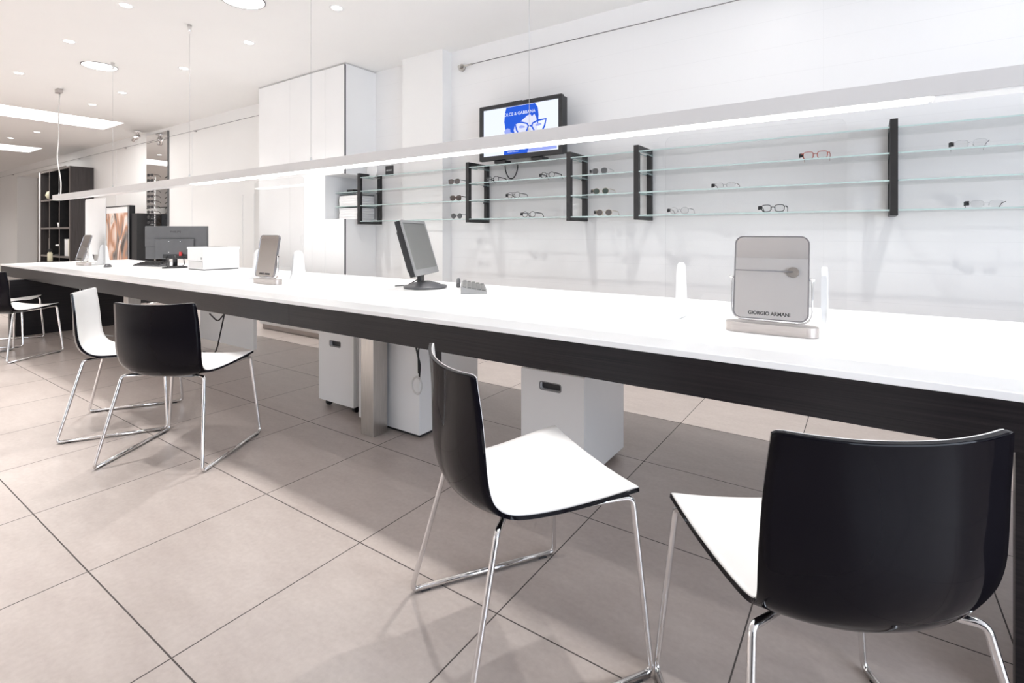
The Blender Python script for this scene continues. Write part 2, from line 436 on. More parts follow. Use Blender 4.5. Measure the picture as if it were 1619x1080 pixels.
t = thing('dark_wardrobe', 'tall dark wood wardrobe against the wall behind the camera', 'wardrobe', (1.95, YF+0.002, 0))  # unseen; added so glossy chair backs and apron reflect something dark
b = B(); box(b, -1.6, 1.6, 0, 0.48, 0.06, 2.35, 0.003); obj('body', b, 'dark_wood', t)
b = B(); box(b, -1.58, 1.58, 0.02, 0.45, 0, 0.06); obj('plinth', b, 'black', t)
for k in range(4):
    b = B(); box(b, -1.6+k*0.8+0.002, -0.8+k*0.8-0.002, 0.4805, 0.50, 0.07, 2.34, 0.002); d_ = obj('door', b, 'dark_wood', t)
    b = B(); box(b, -0.86+k*0.8, -0.845+k*0.8, 0.5005, 0.52, 1.0, 1.3, 0.003); obj('handle', b, 'steel', d_)

# ------------------------------------------------------------------ recessed ceiling spots
ordn = ['nearest', 'second', 'third', 'fourth', 'fifth', 'sixth', 'seventh', 'eighth', 'ninth']
def spot_fixture(x, y, label, group, power, ang=1.9, tilt=(0, 0), r=0.04):
    t = thing('recessed_spotlight', label, 'ceiling light', (x, y, ZC), 0, group)
    b = B(); lathe(b, [(r-0.004, -0.001), (r, -0.004), (r+0.012, -0.003), (r+0.014, 0.0)], 24, cap=False); obj('trim_ring', b, 'white', t)
    b = B(); lathe(b, [(0.0005, -0.0022), (r-0.003, -0.002)], 24, cap=False); obj('lamp_face', b, 'spot_glow', t)
    l = bpy.data.lights.new('spot_beam', 'SPOT'); l.energy = power; l.spot_size = ang; l.spot_blend = 0.6; l.shadow_soft_size = 0.03; l.color = (1.0, 0.98, 0.96)
    lo = bpy.data.objects.new('spot_beam', l); COL.objects.link(lo); lo.parent = t; lo.location = (0, 0, -0.02); lo.rotation_euler = (tilt[0], tilt[1], 0); l.spot_blend = 0.8
    return t
fx = [-0.75, -2.0, -3.25, -4.50, -5.75, -7.32, -8.5]
for i, x in enumerate(fx[2:] ):
    pass
for i, x in enumerate([0.5, -0.75, -2.0, -4.50, -5.75, -7.32, -8.6]):
    where = {0.5: 'outside the picture at right', -0.75: 'above the chair nearest the camera', -2.0: 'between the two hanging wires nearest the camera',
             -4.50: 'nearest in view', -5.75: 'left of the round lamp', -7.32: 'third in view, at the left picture edge', -8.6: 'fourth in view, at the left picture edge'}[x]
    spot_fixture(x, 1.51, 'small round ceiling spotlight of the front row, '+where, 'recessed spotlights, front row', K_SPOT)
for i, x in enumerate([0.5, -0.75, -2.0, -3.25, -4.48, -5.72, -7.32, -8.31]):
    where = {0.5: 'over the table end, outside the picture', -0.75: 'over the mirror, outside the picture', -2.0: 'over the tilted monitor, outside the picture', -3.25: 'nearest in view, above the tall cabinet corner',
             -4.48: 'second in view, left of the tall cabinet', -5.72: 'third in view, beside the hanging wire', -7.32: 'fourth in view, right of the round lamp', -8.31: 'fifth in view, below the round lamp'}[x]
    spot_fixture(x, 2.42, 'small round ceiling spotlight of the wall-side row, '+where, 'recessed spotlights, wall side row', K_SPOTB, 1.8, (-0.06, 0))
for j, y in enumerate((0.60, -0.31)):  # two unseen spot rows added to brighten the aisle floor
    for i, x in enumerate((-8.6, -7.32, -5.75, -4.50, -3.25)):
        spot_fixture(x, y, 'ceiling spotlight over the aisle, %s row behind the chairs, %s from the right' % (('first', 'second')[j], ('fifth', 'fourth', 'third', 'second', 'first')[i]), 'recessed spotlights over the aisle', K_AISLE_FILL, 1.5, (-0.35, 0))
for i, (x, y) in enumerate([(-11.3, 2.55), (-12.4, 2.45)]):
    spot_fixture(x, y, ['small ceiling spotlight just beyond the near ceiling trough', 'small ceiling spotlight between the troughs, farther of two'][i], 'spotlights between the troughs', K_SPOT)
for i, (x, y) in enumerate([(-14.9, 0.3), (-17.0, 0.3), (-19.0, 1.2)]):  # unseen spots added to lift the light around bookcase and alcove
    spot_fixture(x, y, ['ceiling spotlight of the far room end, outside the picture, nearest', 'ceiling spotlight of the far room end, outside the picture, middle', 'ceiling spotlight of the far room end, outside the picture, farthest'][i], 'spotlights at the far room end', K_SPOTB*1.1, 2.6)
for i, x in enumerate([-0.5, 0.7, 1.9]):  # unseen wall washers added as extra light above the shelves
    spot_fixture(x, 3.00, ['ceiling wall-washer spotlight above the third shelf bay', 'ceiling wall-washer spotlight above the long shelf bay', 'ceiling wall-washer spotlight at the right end of the shelves'][i], 'wall washing spotlights', K_WASH_FILL, 2.8)
for i, (x, y) in enumerate([(-6.345, 1.907), (-3.70, 1.955)]):
    t = thing('round_ceiling_lamp', ['large round flush ceiling lamp with thin grey rim at left', 'large round ceiling lamp cut by the top picture edge'][i], 'ceiling light', (x, y, ZC))
    b = B(); lathe(b, [(0.140, -0.001), (0.142, -0.006), (0.150, -0.006), (0.152, 0.0)], 40, cap=False); obj('rim', b, 'gunmetal', t)
    b = B(); lathe(b, [(0.0005, -0.004), (0.141, -0.004)], 40, cap=False); obj('diffuser', b, 'round_glow', t)
# small chrome spotlight fixed at the ceiling near the wall
t = thing('chrome_spotlight', 'small chrome adjustable spotlight under the ceiling beside the tall mirror', 'spotlight', (-9.8, 3.45, ZC))
b = B(); lathe(b, [(0.045, -0.025), (0.05, -0.02), (0.05, 0)], 20); obj('base', b, 'chrome', t)
b = B(); tube(b, [(0, 0, -0.02), (0, 0, -0.09)], 0.008, 8); obj('stem', b, 'chrome', t)
b = B(); tube(b, [(0.04, 0.0, -0.08), (-0.02, -0.02, -0.12), (-0.06, -0.03, -0.17)], 0.038, 14); obj('lamp_head', b, 'chrome', t)

# ------------------------------------------------------------------ table
TZ = 0.74; TF = 1.576; TB = 2.845; TX0 = -8.40; TX1 = 2.6
t = thing('long_table', 'very long white topped table with a dark veneered apron', 'table', (0, 0, 0))
table_root = t
b = B(); box(b, TX0, TX1, TF-0.004, TB, TZ-0.02, TZ, 0.002); obj('worktop', b, 'worktop', t)
b = B()
for x0, x1 in ((TX0+0.004, -2.5195), (-2.5175, TX1-0.004)): box(b, x0, x1, TF, TF+0.03, 0.606, 0.7199)
box(b, TX0+0.004, TX1-0.004, TB-0.035, TB-0.005, 0.606, 0.7199); box(b, TX0+0.004, TX0+0.034, TF+0.03, TB-0.035, 0.606, 0.7199)
obj('apron', b, 'veneer', t)
for x0, x1, y0, y1 in ((-2.268, -2.168, 1.845, 1.945), (-2.268, -2.168, 2.60, 2.70), (-5.55, -5.45, 1.845, 1.945)):
    b = B(); box(b, x0, x1, y0, y1, 0.0, 0.7199, 0.002); obj('leg', b, 'steel', t)
b = B(); box(b, 0.285, 1.25, TF+0.031, TF+0.056, 0.0, 0.7199, 0.001); obj('front_panel', b, 'veneer', t)
b = B(); box(b, 2.40, 2.46, TF+0.04, TB-0.06, 0.0, 0.7199, 0.001); obj('end_panel', b, 'veneer', t)
b = B(); box(b, -7.48, -7.42, 1.46, 2.50, 0.0, 0.604, 0.001); obj('end_panel', b, 'veneer', t)

# ------------------------------------------------------------------ linear pendant lamp
t = thing('linear_pendant_lamp', 'long slim white light bar hanging on thin wires over the table', 'pendant lamp', (0, 0, 0))
LY0, LY1, LZ0, LZ1, LX0, LX1 = 1.905, 1.985, 1.488, 1.548, -7.84, 2.4
b = B(); box(b, LX0, LX1, LY0, LY1, LZ0+0.003, LZ1, 0.001); obj('housing', b, 'lamp_body', t)
b = B(); box(b, -4.40, 0.16, LY0+0.003, LY1-0.003, LZ0-0.001, LZ0+0.0028); obj('diffuser', b, 'led', t)
b = B(); box(b, LX0+0.01, -4.41, LY0+0.003, LY1-0.003, LZ0-0.001, LZ0+0.0028); obj('blank_cover', b, 'white', t)
b = B(); box(b, 0.17, LX1-0.01, LY0+0.003, LY1-0.003, LZ0-0.001, LZ0+0.0028); obj('blank_cover', b, 'white', t)
for x in (-7.76, -6.12, -4.50, -2.87, -1.24, 0.39, 2.02):
    b = B(); tube(b, [(x, 1.945, LZ1-0.001), (x, 1.945, ZC-0.03)], 0.0011, 6)
    lathe(b, [(0.006, LZ1-0.001), (0.006, LZ1+0.02), (0.002, LZ1+0.03)], 12, (x, 1.945, 0)); f = obj('suspension_wire', b, 'silver_wire', t)
    b = B()
    if x < -7.5: box(b, x-0.05, x+0.05, 1.92, 1.97, ZC-0.045, ZC-0.0005, 0.003)
    else: lathe(b, [(0.004, ZC-0.07), (0.012, ZC-0.045), (0.016, ZC-0.0005)], 14, (x, 1.945, 0))
    obj('ceiling_fitting', b, 'chrome' if x > -7.5 else 'satin', t)
b = B(); pts = []
for k in range(25):
    q = k/24; z = LZ1+0.005+(ZC-0.04-LZ1)*q; pts.append((-7.70-0.06*q+0.03*math.sin(q*9)*math.sin(PI*q)-0.10*math.sin(PI*q)*(1-q), 1.945+0.01*math.sin(q*14), z))
tube(b, pts, 0.0055, 8); obj('power_cable', b, 'cable_white', t)

# ------------------------------------------------------------------ chairs
def shell_rows():
    # y, z, half width, edge forward shift, edge raise
    K = [(0.236, 0.436, 0.229, -0.004, 0.016), (0.215, 0.438, 0.229, -0.003, 0.013), (0.12, 0.432, 0.221, 0, 0.008), (0.02, 0.422, 0.208, 0.0, 0.008),
         (-0.07, 0.416, 0.197, 0.012, 0.012), (-0.135, 0.418, 0.192, 0.030, 0.017), (-0.180, 0.436, 0.195, 0.044, 0.020), (-0.208, 0.472, 0.201, 0.052, 0.016),
         (-0.220, 0.53, 0.206, 0.052, 0.008), (-0.222, 0.60, 0.206, 0.048, 0.003), (-0.222, 0.67, 0.203, 0.042, 0.002), (-0.225, 0.73, 0.199, 0.037, 0.004), (-0.229, 0.766, 0.196, 0.036, 0.008)]
    # Catmull-Rom refine
    out = []
    n = len(K)
    for i in range(n-1):
        P = [K[max(i-1, 0)], K[i], K[i+1], K[min(i+2, n-1)]]
        for s in range(4):
            t = s/4
            out.append(tuple(0.5*((2*P[1][j]) + (-P[0][j]+P[2][j])*t + (2*P[0][j]-5*P[1][j]+4*P[2][j]-P[3][j])*t*t + (-P[0][j]+3*P[1][j]-3*P[2][j]+P[3][j])*t**3) for j in range(5)))
    out.append(K[-1]); return out
def shell_grid(nu=24):
    rows = shell_rows(); G = []
    L = len(rows)
    for ri, (y, z, hw, dy, dz) in enumerate(rows):
        row = []
        for k in range(nu+1):
            u = -1+2*k/nu; a = abs(u)**2.2
            # rounded corners at both ends of the shell
            e = min(ri, L-1-ri)
            row.append(Vector((u*hw, y+dy*a, z+dz*a)))
        G.append(row)
    # round the four outline corners by pulling end rows inwards at the outer columns
    for end, nxt in ((0, 1), (L-1, L-2)):
        for side in (0, nu):
            inward = 1 if side == 0 else -1
            c = G[end][side]; G[end][side] = (c*0.35 + G[nxt][side]*0.30 + G[end][side+inward]*0.35)
    return G
def shell_mesh(offs0, offs1, inset=0.0):
    G = shell_grid()
    for row in G:
        for p in row: p.x *= (1-inset)
    R, Cn = len(G), len(G[0])
    def normal(i, j):
        a = G[min(i+1, R-1)][j]-G[max(i-1, 0)][j]; c = G[i][min(j+1, Cn-1)]-G[i][max(j-1, 0)]
        return c.cross(a).normalized()
    bm = B(); LAY = []
    sgn = -1.0
    for o in (offs0, offs1):
        LAY.append([[bm.verts.new(G[i][j]+normal(i, j)*o*sgn) for j in range(Cn)] for i in range(R)])
    for q, Lr in enumerate(LAY):
        for i in range(R-1):
            for j in range(Cn-1):
                f = bm.faces.new((Lr[i][j], Lr[i+1][j], Lr[i+1][j+1], Lr[i][j+1])); f.smooth = True
    bd = [(0, j) for j in range(Cn)]+[(i, Cn-1) for i in range(1, R)]+[(R-1, j) for j in range(Cn-2, -1, -1)]+[(i, 0) for i in range(R-2, 0, -1)]
    for k in range(len(bd)):
        (i, j), (p, q) = bd[k], bd[(k+1) % len(bd)]
        bm.faces.new((LAY[0][i][j], LAY[0][p][q], LAY[1][p][q], LAY[1][i][j]))
    return bm
def make_chair(label, loc, rz):
    t = thing('shell_chair', label, 'chair', loc, rz, 'two tone shell chairs along the table')
    # normal points to the sitter side; offsets: outer 0..-0.006, inner 0..+0.003
    obj('outer_shell', shell_mesh(-0.0085, -0.0002), 'black_gloss', t)['label'] = 'glossy black outer shell'
    obj('inner_shell', shell_mesh(0.0002, 0.0022, 0.012), 'seat_white', t)['label'] = 'white inner seat and back'
    for sx in (-1, 1):
        b = B()
        tube(b, [(0.26*sx, -0.235, 0.010), (0.26*sx, 0.235, 0.010)], 0.0085, 12); obj('floor_runner', b, 'chrome', t)
        b = B()
        tube(b, fillet([(0.26*sx, -0.20, 0.0105), (0.26*sx, -0.243, 0.0105), (0.205*sx, -0.145, 0.412), (0.10*sx, -0.075, 0.402)], 0.018), 0.0078, 12)
        obj('leg', b, 'chrome', t)
        b = B()
        tube(b, fillet([(0.26*sx, 0.20, 0.0105), (0.26*sx, 0.243, 0.0105), (0.218*sx, 0.218, 0.428), (0.19*sx, 0.10, 0.418), (0.10*sx, 0.04, 0.404)], 0.022), 0.0078, 12)
        obj('leg', b, 'chrome', t)
        for yy in (-0.2, 0.2):
            b = B(); box(b, 0.26*sx-0.007, 0.26*sx+0.007, yy-0.014, yy+0.014, 0.0, 0.006, 0.001); obj('glide', b, 'black', t)
    b = B(); box(b, -0.11, 0.11, -0.095, 0.055, 0.396, 0.408, 0.003); obj('mounting_plate', b, 'mid_grey', t)
    return t
def rzf(fx, fy): return math.atan2(fy, fx)-PI/2
ch = make_chair('black backed shell chair in the right foreground, its back to the camera', (-0.074, 1.206, 0), rzf(-0.571, 0.822))
dup(ch, (-0.783, 1.177, 0), rzf(0.539, 0.842), 'shell chair in the middle foreground, turned right with white seat showing')
dup(ch, (-2.835, 1.200, 0), rzf(-0.52, 0.854), 'shell chair farther left showing its whole glossy black back')
dup(ch, (-3.555, 1.197, 0), rzf(0.508, 0.861), 'shell chair showing the white inside of its backrest')
dup(ch, (-6.27, 1.237, 0), rzf(-0.475, 0.88), 'shell chair at the left picture edge, black back partly cut off')
dup(ch, (-7.04, 1.33, 0), rzf(0.50, 0.86), 'farthest shell chair, only white seat front and legs seen')

# ------------------------------------------------------------------ under-table furniture
def pedestal(label, x0, x1, y0, y1, castor=0.045, top=0.475):
    t = thing('drawer_pedestal', label, 'drawer unit', ((x0+x1)/2, y0, 0))
    W = (x1-x0)/2; D = y1-y0; z0 = castor
    b = B(); box(b, -W, W, 0.020, D, z0, top, 0.002); obj('body', b, 'cabinet', t)
    # front with a slot handle cut through
    b = B(); sx0, sx1, sz0, sz1 = -0.058, 0.047, top-0.080, top-0.048
    f = B(); outer = []; inner = rrect(sx0, sx1, sz0, sz1, 0.010, 5)
    cx, cz = (sx0+sx1)/2, (sz0+sz1)/2
    for p in inner:
        # project ring vertex outwards to the panel rectangle
        dx, dz = p[0]-cx, p[1]-cz
        k = min([((W if dx > 0 else -W)-cx)/dx if abs(dx) > 1e-6 else 1e9, ((top if dz > 0 else z0)-cz)/dz if abs(dz) > 1e-6 else 1e9])
        outer.append([cx+dx*k, cz+dz*k])
    for qx, qz in ((W, top), (-W, top), (-W, z0), (W, z0)):
        i = min(range(len(outer)), key=lambda i: (outer[i][0]-qx)**2+(outer[i][1]-qz)**2); outer[i] = [qx, qz]
    ring_prism(b, outer, inner, 'y', 0.0, 0.019); obj('drawer_front', b, 'cabinet', t)
    f.free()
    b = B(); ring_prism(b, rrect(sx0-0.004, sx1+0.004, sz0-0.004, sz1+0.004, 0.012, 5), rrect(sx0, sx1, sz0, sz1, 0.010, 5), 'y', -0.0015, 0.0)
    h = obj('handle_slot', b, 'mid_grey', t)
    b = B(); box(b, sx0, sx1, 0.0185, 0.0198, sz0, sz1); obj('slot_recess', b, 'black', t)
    for cxx in (-W+0.04, W-0.04):
        for cy in (0.05, D-0.05):
            b = B(); tube(b, [(cxx-0.012, cy, 0.02), (cxx+0.012, cy, 0.02)], 0.02, 14); box(b, cxx-0.010, cxx+0.010, cy-0.01, cy+0.01, 0.03, z0); obj('castor', b, 'black', t)
    return t
pedestal('white drawer pedestal on black castors left of the steel table leg', -2.867, -2.525, 2.0, 2.50)
pedestal('large white drawer pedestal behind the middle foreground chair', -1.306, -0.985, 1.98, 2.42, 0.03)
# white computer housing beside the steel leg
t = thing('computer_cabinet', 'white computer cabinet directly behind the steel table leg', 'cabinet', (-2.195, 1.968, 0))
b = B(); box(b, -0.245, -0.003, 0, 0.50, 0.02, 0.59, 0.002); box(b, -0.002, 0.249, 0, 0.50, 0.02, 0.59, 0.002); obj('body', b, 'cabinet', t)
b = B(); box(b, -0.22, 0.23, 0.02, 0.48, 0.0, 0.02); obj('plinth', b, 'black', t)
b = B(); box(b, 0.249, 0.252, 0.10, 0.17, 0.35, 0.57); obj('vent_panel', b, 'black', t)
b = B(); box(b, -5.44, -4.46, 2.45, 2.48, 0.06, 0.604, 0.001); obj('modesty_panel', b, 'cabinet', table_root)

# cables
def cable(name, label, pts, r, m, cat='cable', fr=0.05):
    b = B(); tube(b, fillet(pts, fr, 6), r, 8); return tag(obj(name, b, m), label, cat)
def coil(bm, c, R, turns, r, ax='y', n=24, jit=0.006, mi=0):
    pts = []
    for k in range(int(n*turns)+1):
        a = 2*PI*k/n; rr = R*(1+0.10*math.sin(a*0.37)); o = jit*math.sin(a*0.61)
        if ax == 'y': pts.append((c[0]+rr*math.cos(a), c[1]+o, c[2]+rr*1.25*math.sin(a)))
        elif ax == 'z': pts.append((c[0]+rr*math.cos(a), c[1]+rr*math.sin(a), c[2]+0.006+abs(o)*1.2+0.004*k/n))
        else: pts.append((c[0]+o, c[1]+rr*math.cos(a), c[2]+rr*1.3*math.sin(a)))
    tube(bm, pts, r, 6, mi=mi)
b = B(); tube(b, fillet([(-1.95, 1.955, 0.606), (-1.955, 1.950, 0.50), (-1.925, 1.952, 0.40), (-1.93, 1.95, 0.33)], 0.05, 6), 0.005, 8)
tube(b, fillet([(-1.91, 1.955, 0.606), (-1.935, 1.948, 0.47), (-1.93, 1.945, 0.36)], 0.05, 6), 0.004, 8)
cb = tag(obj('hanging_power_cable', b, 'black'), 'black power cables hanging against the white computer cabinet', 'cable')
b = B(); coil(b, (-1.926, 1.93, 0.30), 0.035, 3.2, 0.0025); tag(obj('coiled_network_cable', b, 'cable_white'), 'loose coil of pale cable at the corner of the computer cabinet', 'cable')
cable('drooping_cable', 'thin black cable drooping under the table beside the white modesty panel', [(-4.60, 2.30, 0.606), (-4.62, 2.30, 0.42), (-4.80, 2.31, 0.30), (-4.95, 2.31, 0.36)], 0.006, 'black', fr=0.1)
cable('hanging_cable', 'thin black cable hanging straight down before the white modesty panel', [(-4.56, 2.28, 0.606), (-4.60, 2.28, 0.45), (-4.74, 2.28, 0.10), (-4.80, 2.28, 0.007), (-5.0, 2.28, 0.007)], 0.006, 'black', fr=0.1)
cable('white_floor_cable', 'white cable running down to the floor at the dark end panel', [(-7.2, 1.98, 0.606), (-7.17, 1.98, 0.45), (-7.22, 1.97, 0.30), (-7.20, 1.96, 0.15), (-6.95, 1.98, 0.007), (-6.6, 2.1, 0.007)], 0.006, 'cable_white', fr=0.12)
b = B(); coil(b, (-6.45, 2.25, 0.0), 0.10, 4, 0.007, 'z'); box(b, -6.62, -6.45, 2.36, 2.44, 0.0, 0.05, 0.01); tag(obj('cable_coil', b, 'black'), 'heap of coiled black cable on the floor under the table', 'cable')

# ------------------------------------------------------------------ tall cabinets
t = thing('tall_cabinet', 'floor to ceiling white cabinet with flat doors and a corner niche', 'cabinet', (0, 0, 0))
CX0, CX1, CY = -5.765, -4.21, 3.22
NX, NZ0, NZ1 = -4.51, 1.243, 1.688
b = B()
box(b, CX0, NX-0.02, CY+0.02, YB-0.001, 0.06, ZC-0.012, 0.001)
box(b, NX-0.02, CX1, CY+0.02, YB-0.001, NZ1, ZC-0.012, 0.001)
box(b, NX-0.02, CX1, CY+0.02, YB-0.001, 0.06, NZ0, 0.001)
obj('carcass', b, 'cabinet', t)
seams = [-5.765, -5.38, -5.06, -4.87, -4.40, -4.215]
def X_at(u, y):
    l = (u-809.5)/810; return y*(-0.5655+0.8247*l)/(0.8247+0.5655*l)
us = [X_at(u, CY) for u in (409, 458, 493, 514, 544.3)]
for i in range(4):
    a, c = us[i]+0.0015, us[i+1]-0.0015
    if i < 3:
        b = B(); box(b, a, c, CY, CY+0.019, 0.10, ZC-0.02, 0.001); obj('door', b, 'cabinet', t)
    else:
        b = B(); box(b, a, c, CY, CY+0.019, NZ1, ZC-0.02, 0.001); obj('door', b, 'cabinet', t)
        b = B(); box(b, a, c, CY, CY+0.019, 0.10, NZ0, 0.001); obj('door', b, 'cabinet', t)
b = B(); box(b, CX0+0.01, CX1-0.01, CY+0.05, YB-0.01, 0.0, 0.06); obj('plinth', b, 'satin', t)
b = B(); box(b, CX0, CX1+0.004, CY+0.004, YB-0.001, ZC-0.0115, ZC-0.003); obj('top_reveal', b, 'lamp_body', t)
b = B(); box(b, us[4]+0.001, CX1, CY+0.001, CY+0.0195, NZ1, ZC-0.02); box(b, us[4]+0.001, CX1, CY+0.001, CY+0.0195, 0.10, NZ0); obj('corner_profile', b, 'dark_grey', t)
# framed opening panel left of cabinet (flat sliding door look): thin trims on wall
for k, u in enumerate((183, 303, 383, 401)):
    x = X_at(u, YB-0.006)
    b = B(); box(b, x-0.008, x+0.008, YB-0.006, YB, 0.0, 2.60 if k < 2 else 1.62, 0.0005); struct('trim_%d' % (k+1), b, 'white')

# ------------------------------------------------------------------ wire rails on the walls
def rail(label, x0, x1, anchors, disc):
    t = thing('picture_rail_wire', label, 'wire rail', (x0, YB-0.04, 2.615))
    b = B(); tube(b, [(0, 0, 0), (x1-x0, 0, 0)], 0.0035, 6); obj('wire', b, 'gunmetal', t)
    for a in anchors:
        b = B(); tube(b, [(a-x0, -0.002, 0), (a-x0, 0.04, 0)], 0.009, 8); obj('wire_clamp', b, 'gunmetal', t)
    if disc:
        b = B(); tube(b, [(0, 0.02, 0), (0, 0.04, 0)], 0.034, 20); tube(b, [(0, -0.015, 0), (0, 0.02, 0)], 0.014, 12); tube(b, [(0, 0, 0), (0.14, 0, 0)], 0.008, 10); obj('anchor', b, 'steel', t)
    return t
rail('taut wire rail fixed by a steel disc above the television', X_at(727, YB-0.04), XR-0.1, [1.2, 3.2], True)
rail('taut wire rail high on the wall left of the tall cabinet', -20.5, -5.8, [X_at(u, YB) for u in (311, 200, 127, 22)], False)
t = thing('picture_rail_wire', 'taut wire rail with a steel disc on the wall behind the camera', 'wire rail', (-0.78, YF+0.04, 2.59))
b = B(); tube(b, [(-2.8, 0, 0), (0, 0, 0)], 0.006, 6); obj('wire', b, 'gunmetal', t)
b = B(); tube(b, [(0, -0.04, 0), (0, -0.01, 0)], 0.07, 20); obj('anchor', b, 'steel', t)

# ------------------------------------------------------------------ glass shelves and brackets
SF, SB = 3.33, 3.60
LV = [1.655, 1.520, 1.377, 1.222]
BX = [-4.13, X_at(738.5, SF), X_at(898.5, SF), X_at(1005.5, SF), X_at(1413.5, SF)]
bl = ['first black wall bracket, overlapping the cabinet niche', 'second black wall bracket, left below the television', 'third black wall bracket, at the right corner of the television',
      'fourth black wall bracket, between two shelf bays right of the television', 'black wall bracket farthest right, seen from the front as a bar']
for i, x in enumerate(BX):
    t = thing('shelf_bracket', bl[i], 'bracket', (x, SF, 1.19), 0, 'black rectangular shelf brackets')
    w_ = 0.017; yb = (YB-SF-0.002) if i else YB-SF-0.002
    b = B(); box(b, -w_, w_, 0, 0.035, 0, 0.505, 0.001); box(b, -w_, w_, yb-0.035, yb, 0, 0.505, 0.001)
    box(b, -w_, w_, 0.035, yb-0.035, 0, 0.03); box(b, -w_, w_, 0.035, yb-0.035, 0.475, 0.505); obj('frame', b, 'bracket', t)
    for z in LV[1:3]:
        b = B(); tube(b, [(-0.012, yb-0.05, z-1.19-0.012), (0.012, yb-0.05, z-1.19-0.012)], 0.005, 8); tube(b, [(0, yb-0.036, z-1.19-0.012), (0, yb-0.05, z-1.19-0.012)], 0.004, 8); obj('shelf_pin', b, 'black', t)
bays = [(BX[0]+0.018, BX[1]-0.018, 'left of the second bracket, with sunglasses'), (BX[1]+0.018, BX[2]-0.018, 'below the television'), (BX[2]+0.018, BX[3]-0.018, 'of the narrow bay right of the television'),
        (BX[3]+0.018, BX[4]-0.018, 'of the long bay behind the large mirror'), (BX[4]+0.018, 1.75, 'of the bay at the right picture edge')]
lvn = ['topmost', 'second', 'third', 'lowest']
def shelf(x0, x1, y0, y1, z, label, group):
    b = B(); box(b, x0, x1, y0, y1, z-0.008, z)
    for f in b.faces:
        f.normal_update()
        if f.normal.y < -0.9 or abs(f.normal.x) > 0.9: f.material_index = 1
    return tag(obj('glass_shelf', b, ['glass', 'glass_edge']), label, 'shelf', group)
for i, (x0, x1, d) in enumerate(bays):
    for k, z in enumerate(LV):
        shelf(x0, x1, SF+0.004, (3.496 if i == 0 else YB-0.003), z, '%s clear glass wall shelf %s' % (lvn[k], d), 'glass shelves on the wall')
for k, z in enumerate(LV[1:3]):
    shelf(NX+0.003, -4.15, SF+0.01, YB-0.003, z, ['upper glass shelf inside the corner niche of the tall cabinet', 'lower glass shelf inside the corner niche, under a paper stack'][k], 'glass shelves in the niche')

# niche contents: stacks of white boxes / leaflets
def paper_stack(z0, n, label, top):
    for k in range(n):
        zz = z0+0.0005+k*0.0285
        dx = random.uniform(-0.004, 0.004)
        t = thing('document_box', label % ['lowest', 'second', 'third', 'topmost'][k if n == 4 else (k if k < n-1 else 3)], 'box', (-4.327+dx, 3.36, zz), 0, 'white flat boxes in the cabinet niche')
        b = B(); prism(b, rrect(-0.14, 0.14, 0.0, 0.021, 0.006, 3), 'y', 0.0, 0.215); obj('body', b, 'paper', t)
        b = B(); prism(b, [(-0.142, 0.0215), (0.142, 0.0215), (0.142, 0.0275), (-0.142, 0.0275)], 'y', -0.003, 0.218); obj('lid', b, 'black' if (top and k == n-1) else 'white', t)
paper_stack(NZ0, 4, 'flat white box, %s of the lower stack in the cabinet niche', False)
paper_stack(LV[2], 4, 'flat white box, %s of the upper stack in the cabinet niche', True)
b = B(); box(b, -4.40, -4.30, 3.40, 3.48, LV[1]+0.0005, LV[1]+0.030, 0.003); tag(obj('small_case', b, 'black'), 'small black case on the upper niche shelf', 'box')
# black card and white disc on top shelf
x = X_at(615, 3.42)
t = thing('brand_card', 'square black card with pale lettering standing on the top shelf', 'sign', (x, 3.42, LV[0]+0.0005), 0)
b = B(); box(b, -0.052, 0.052, 0, 0.012, 0, 0.10, 0.001); obj('card', b, 'black', t)
text('ARMANI', 0.02, 'white_ink', t, (0, -0.001, 0.048), (PI/2, 0, 0))
t = thing('white_disc', 'white round display disc standing on the top shelf by the cabinet', 'display', (X_at(588, 3.45), 3.45, LV[0]+0.0005))
b = B(); tube(b, [(0, 0, 0.075), (0, 0.012, 0.075)], 0.075, 36); obj('disc', b, 'white', t)

# ------------------------------------------------------------------ television
t = thing('television', 'black framed television showing a blue face with glasses, on the wall', 'television', (-2.27, 3.42, 1.70))
TW, TH = 0.395, 0.455
b = B(); ring_prism(b, rrect(-TW, TW, 0, TH, 0.006, 2), rrect(-TW+0.032, TW-0.032, 0.036, TH-0.03, 0.002, 2), 'y', -0.018, 0.012); obj('bezel', b, 'black', t)
b = B(); box(b, -TW+0.02, TW-0.005, 0.0125, 0.075, 0.012, TH-0.008, 0.004); box(b, -0.12, 0.02, 0.0, 0.07, TH+0.0005, TH+0.010, 0.002); obj('housing', b, 'black', t)
b = B(); box(b, -TW+0.031, TW-0.031, 0.0, 0.006, 0.035, TH-0.029); scr = obj('screen', b, 'scr_white', t)
SX0, SX1, SZ0, SZ1 = -TW+0.033, TW-0.033, 0.037, TH-0.031
def S(fx, fy): return (SX0+(SX1-SX0)*fx, SZ1-(SZ1-SZ0)*fy)
def flat(poly, y, m, name):
    b = B(); vs = [b.verts.new((S(*p)[0], y, S(*p)[1])) for p in poly]; b.faces.new(vs)
    b2 = obj(name, b, m, scr); return b2
flat([(0.32, 0.005), (0.70, 0.005), (0.735, 0.10), (0.745, 0.25), (0.74, 0.42), (0.70, 0.45), (0.45, 0.6), (0.40, 0.55), (0.31, 0.50), (0.29, 0.30), (0.30, 0.12)], -0.0006, 'scr_blue', 'picture_hair')
flat([(0.46, 0.38), (0.53, 0.32), (0.60, 0.235), (0.64, 0.22), (0.66, 0.27), (0.69, 0.22), (0.715, 0.30), (0.73, 0.45), (0.72, 0.62), (0.66, 0.80), (0.58, 0.86), (0.50, 0.80), (0.45, 0.66), (0.42, 0.5), (0.44, 0.38)], -0.0010, 'scr_pale', 'picture_face')
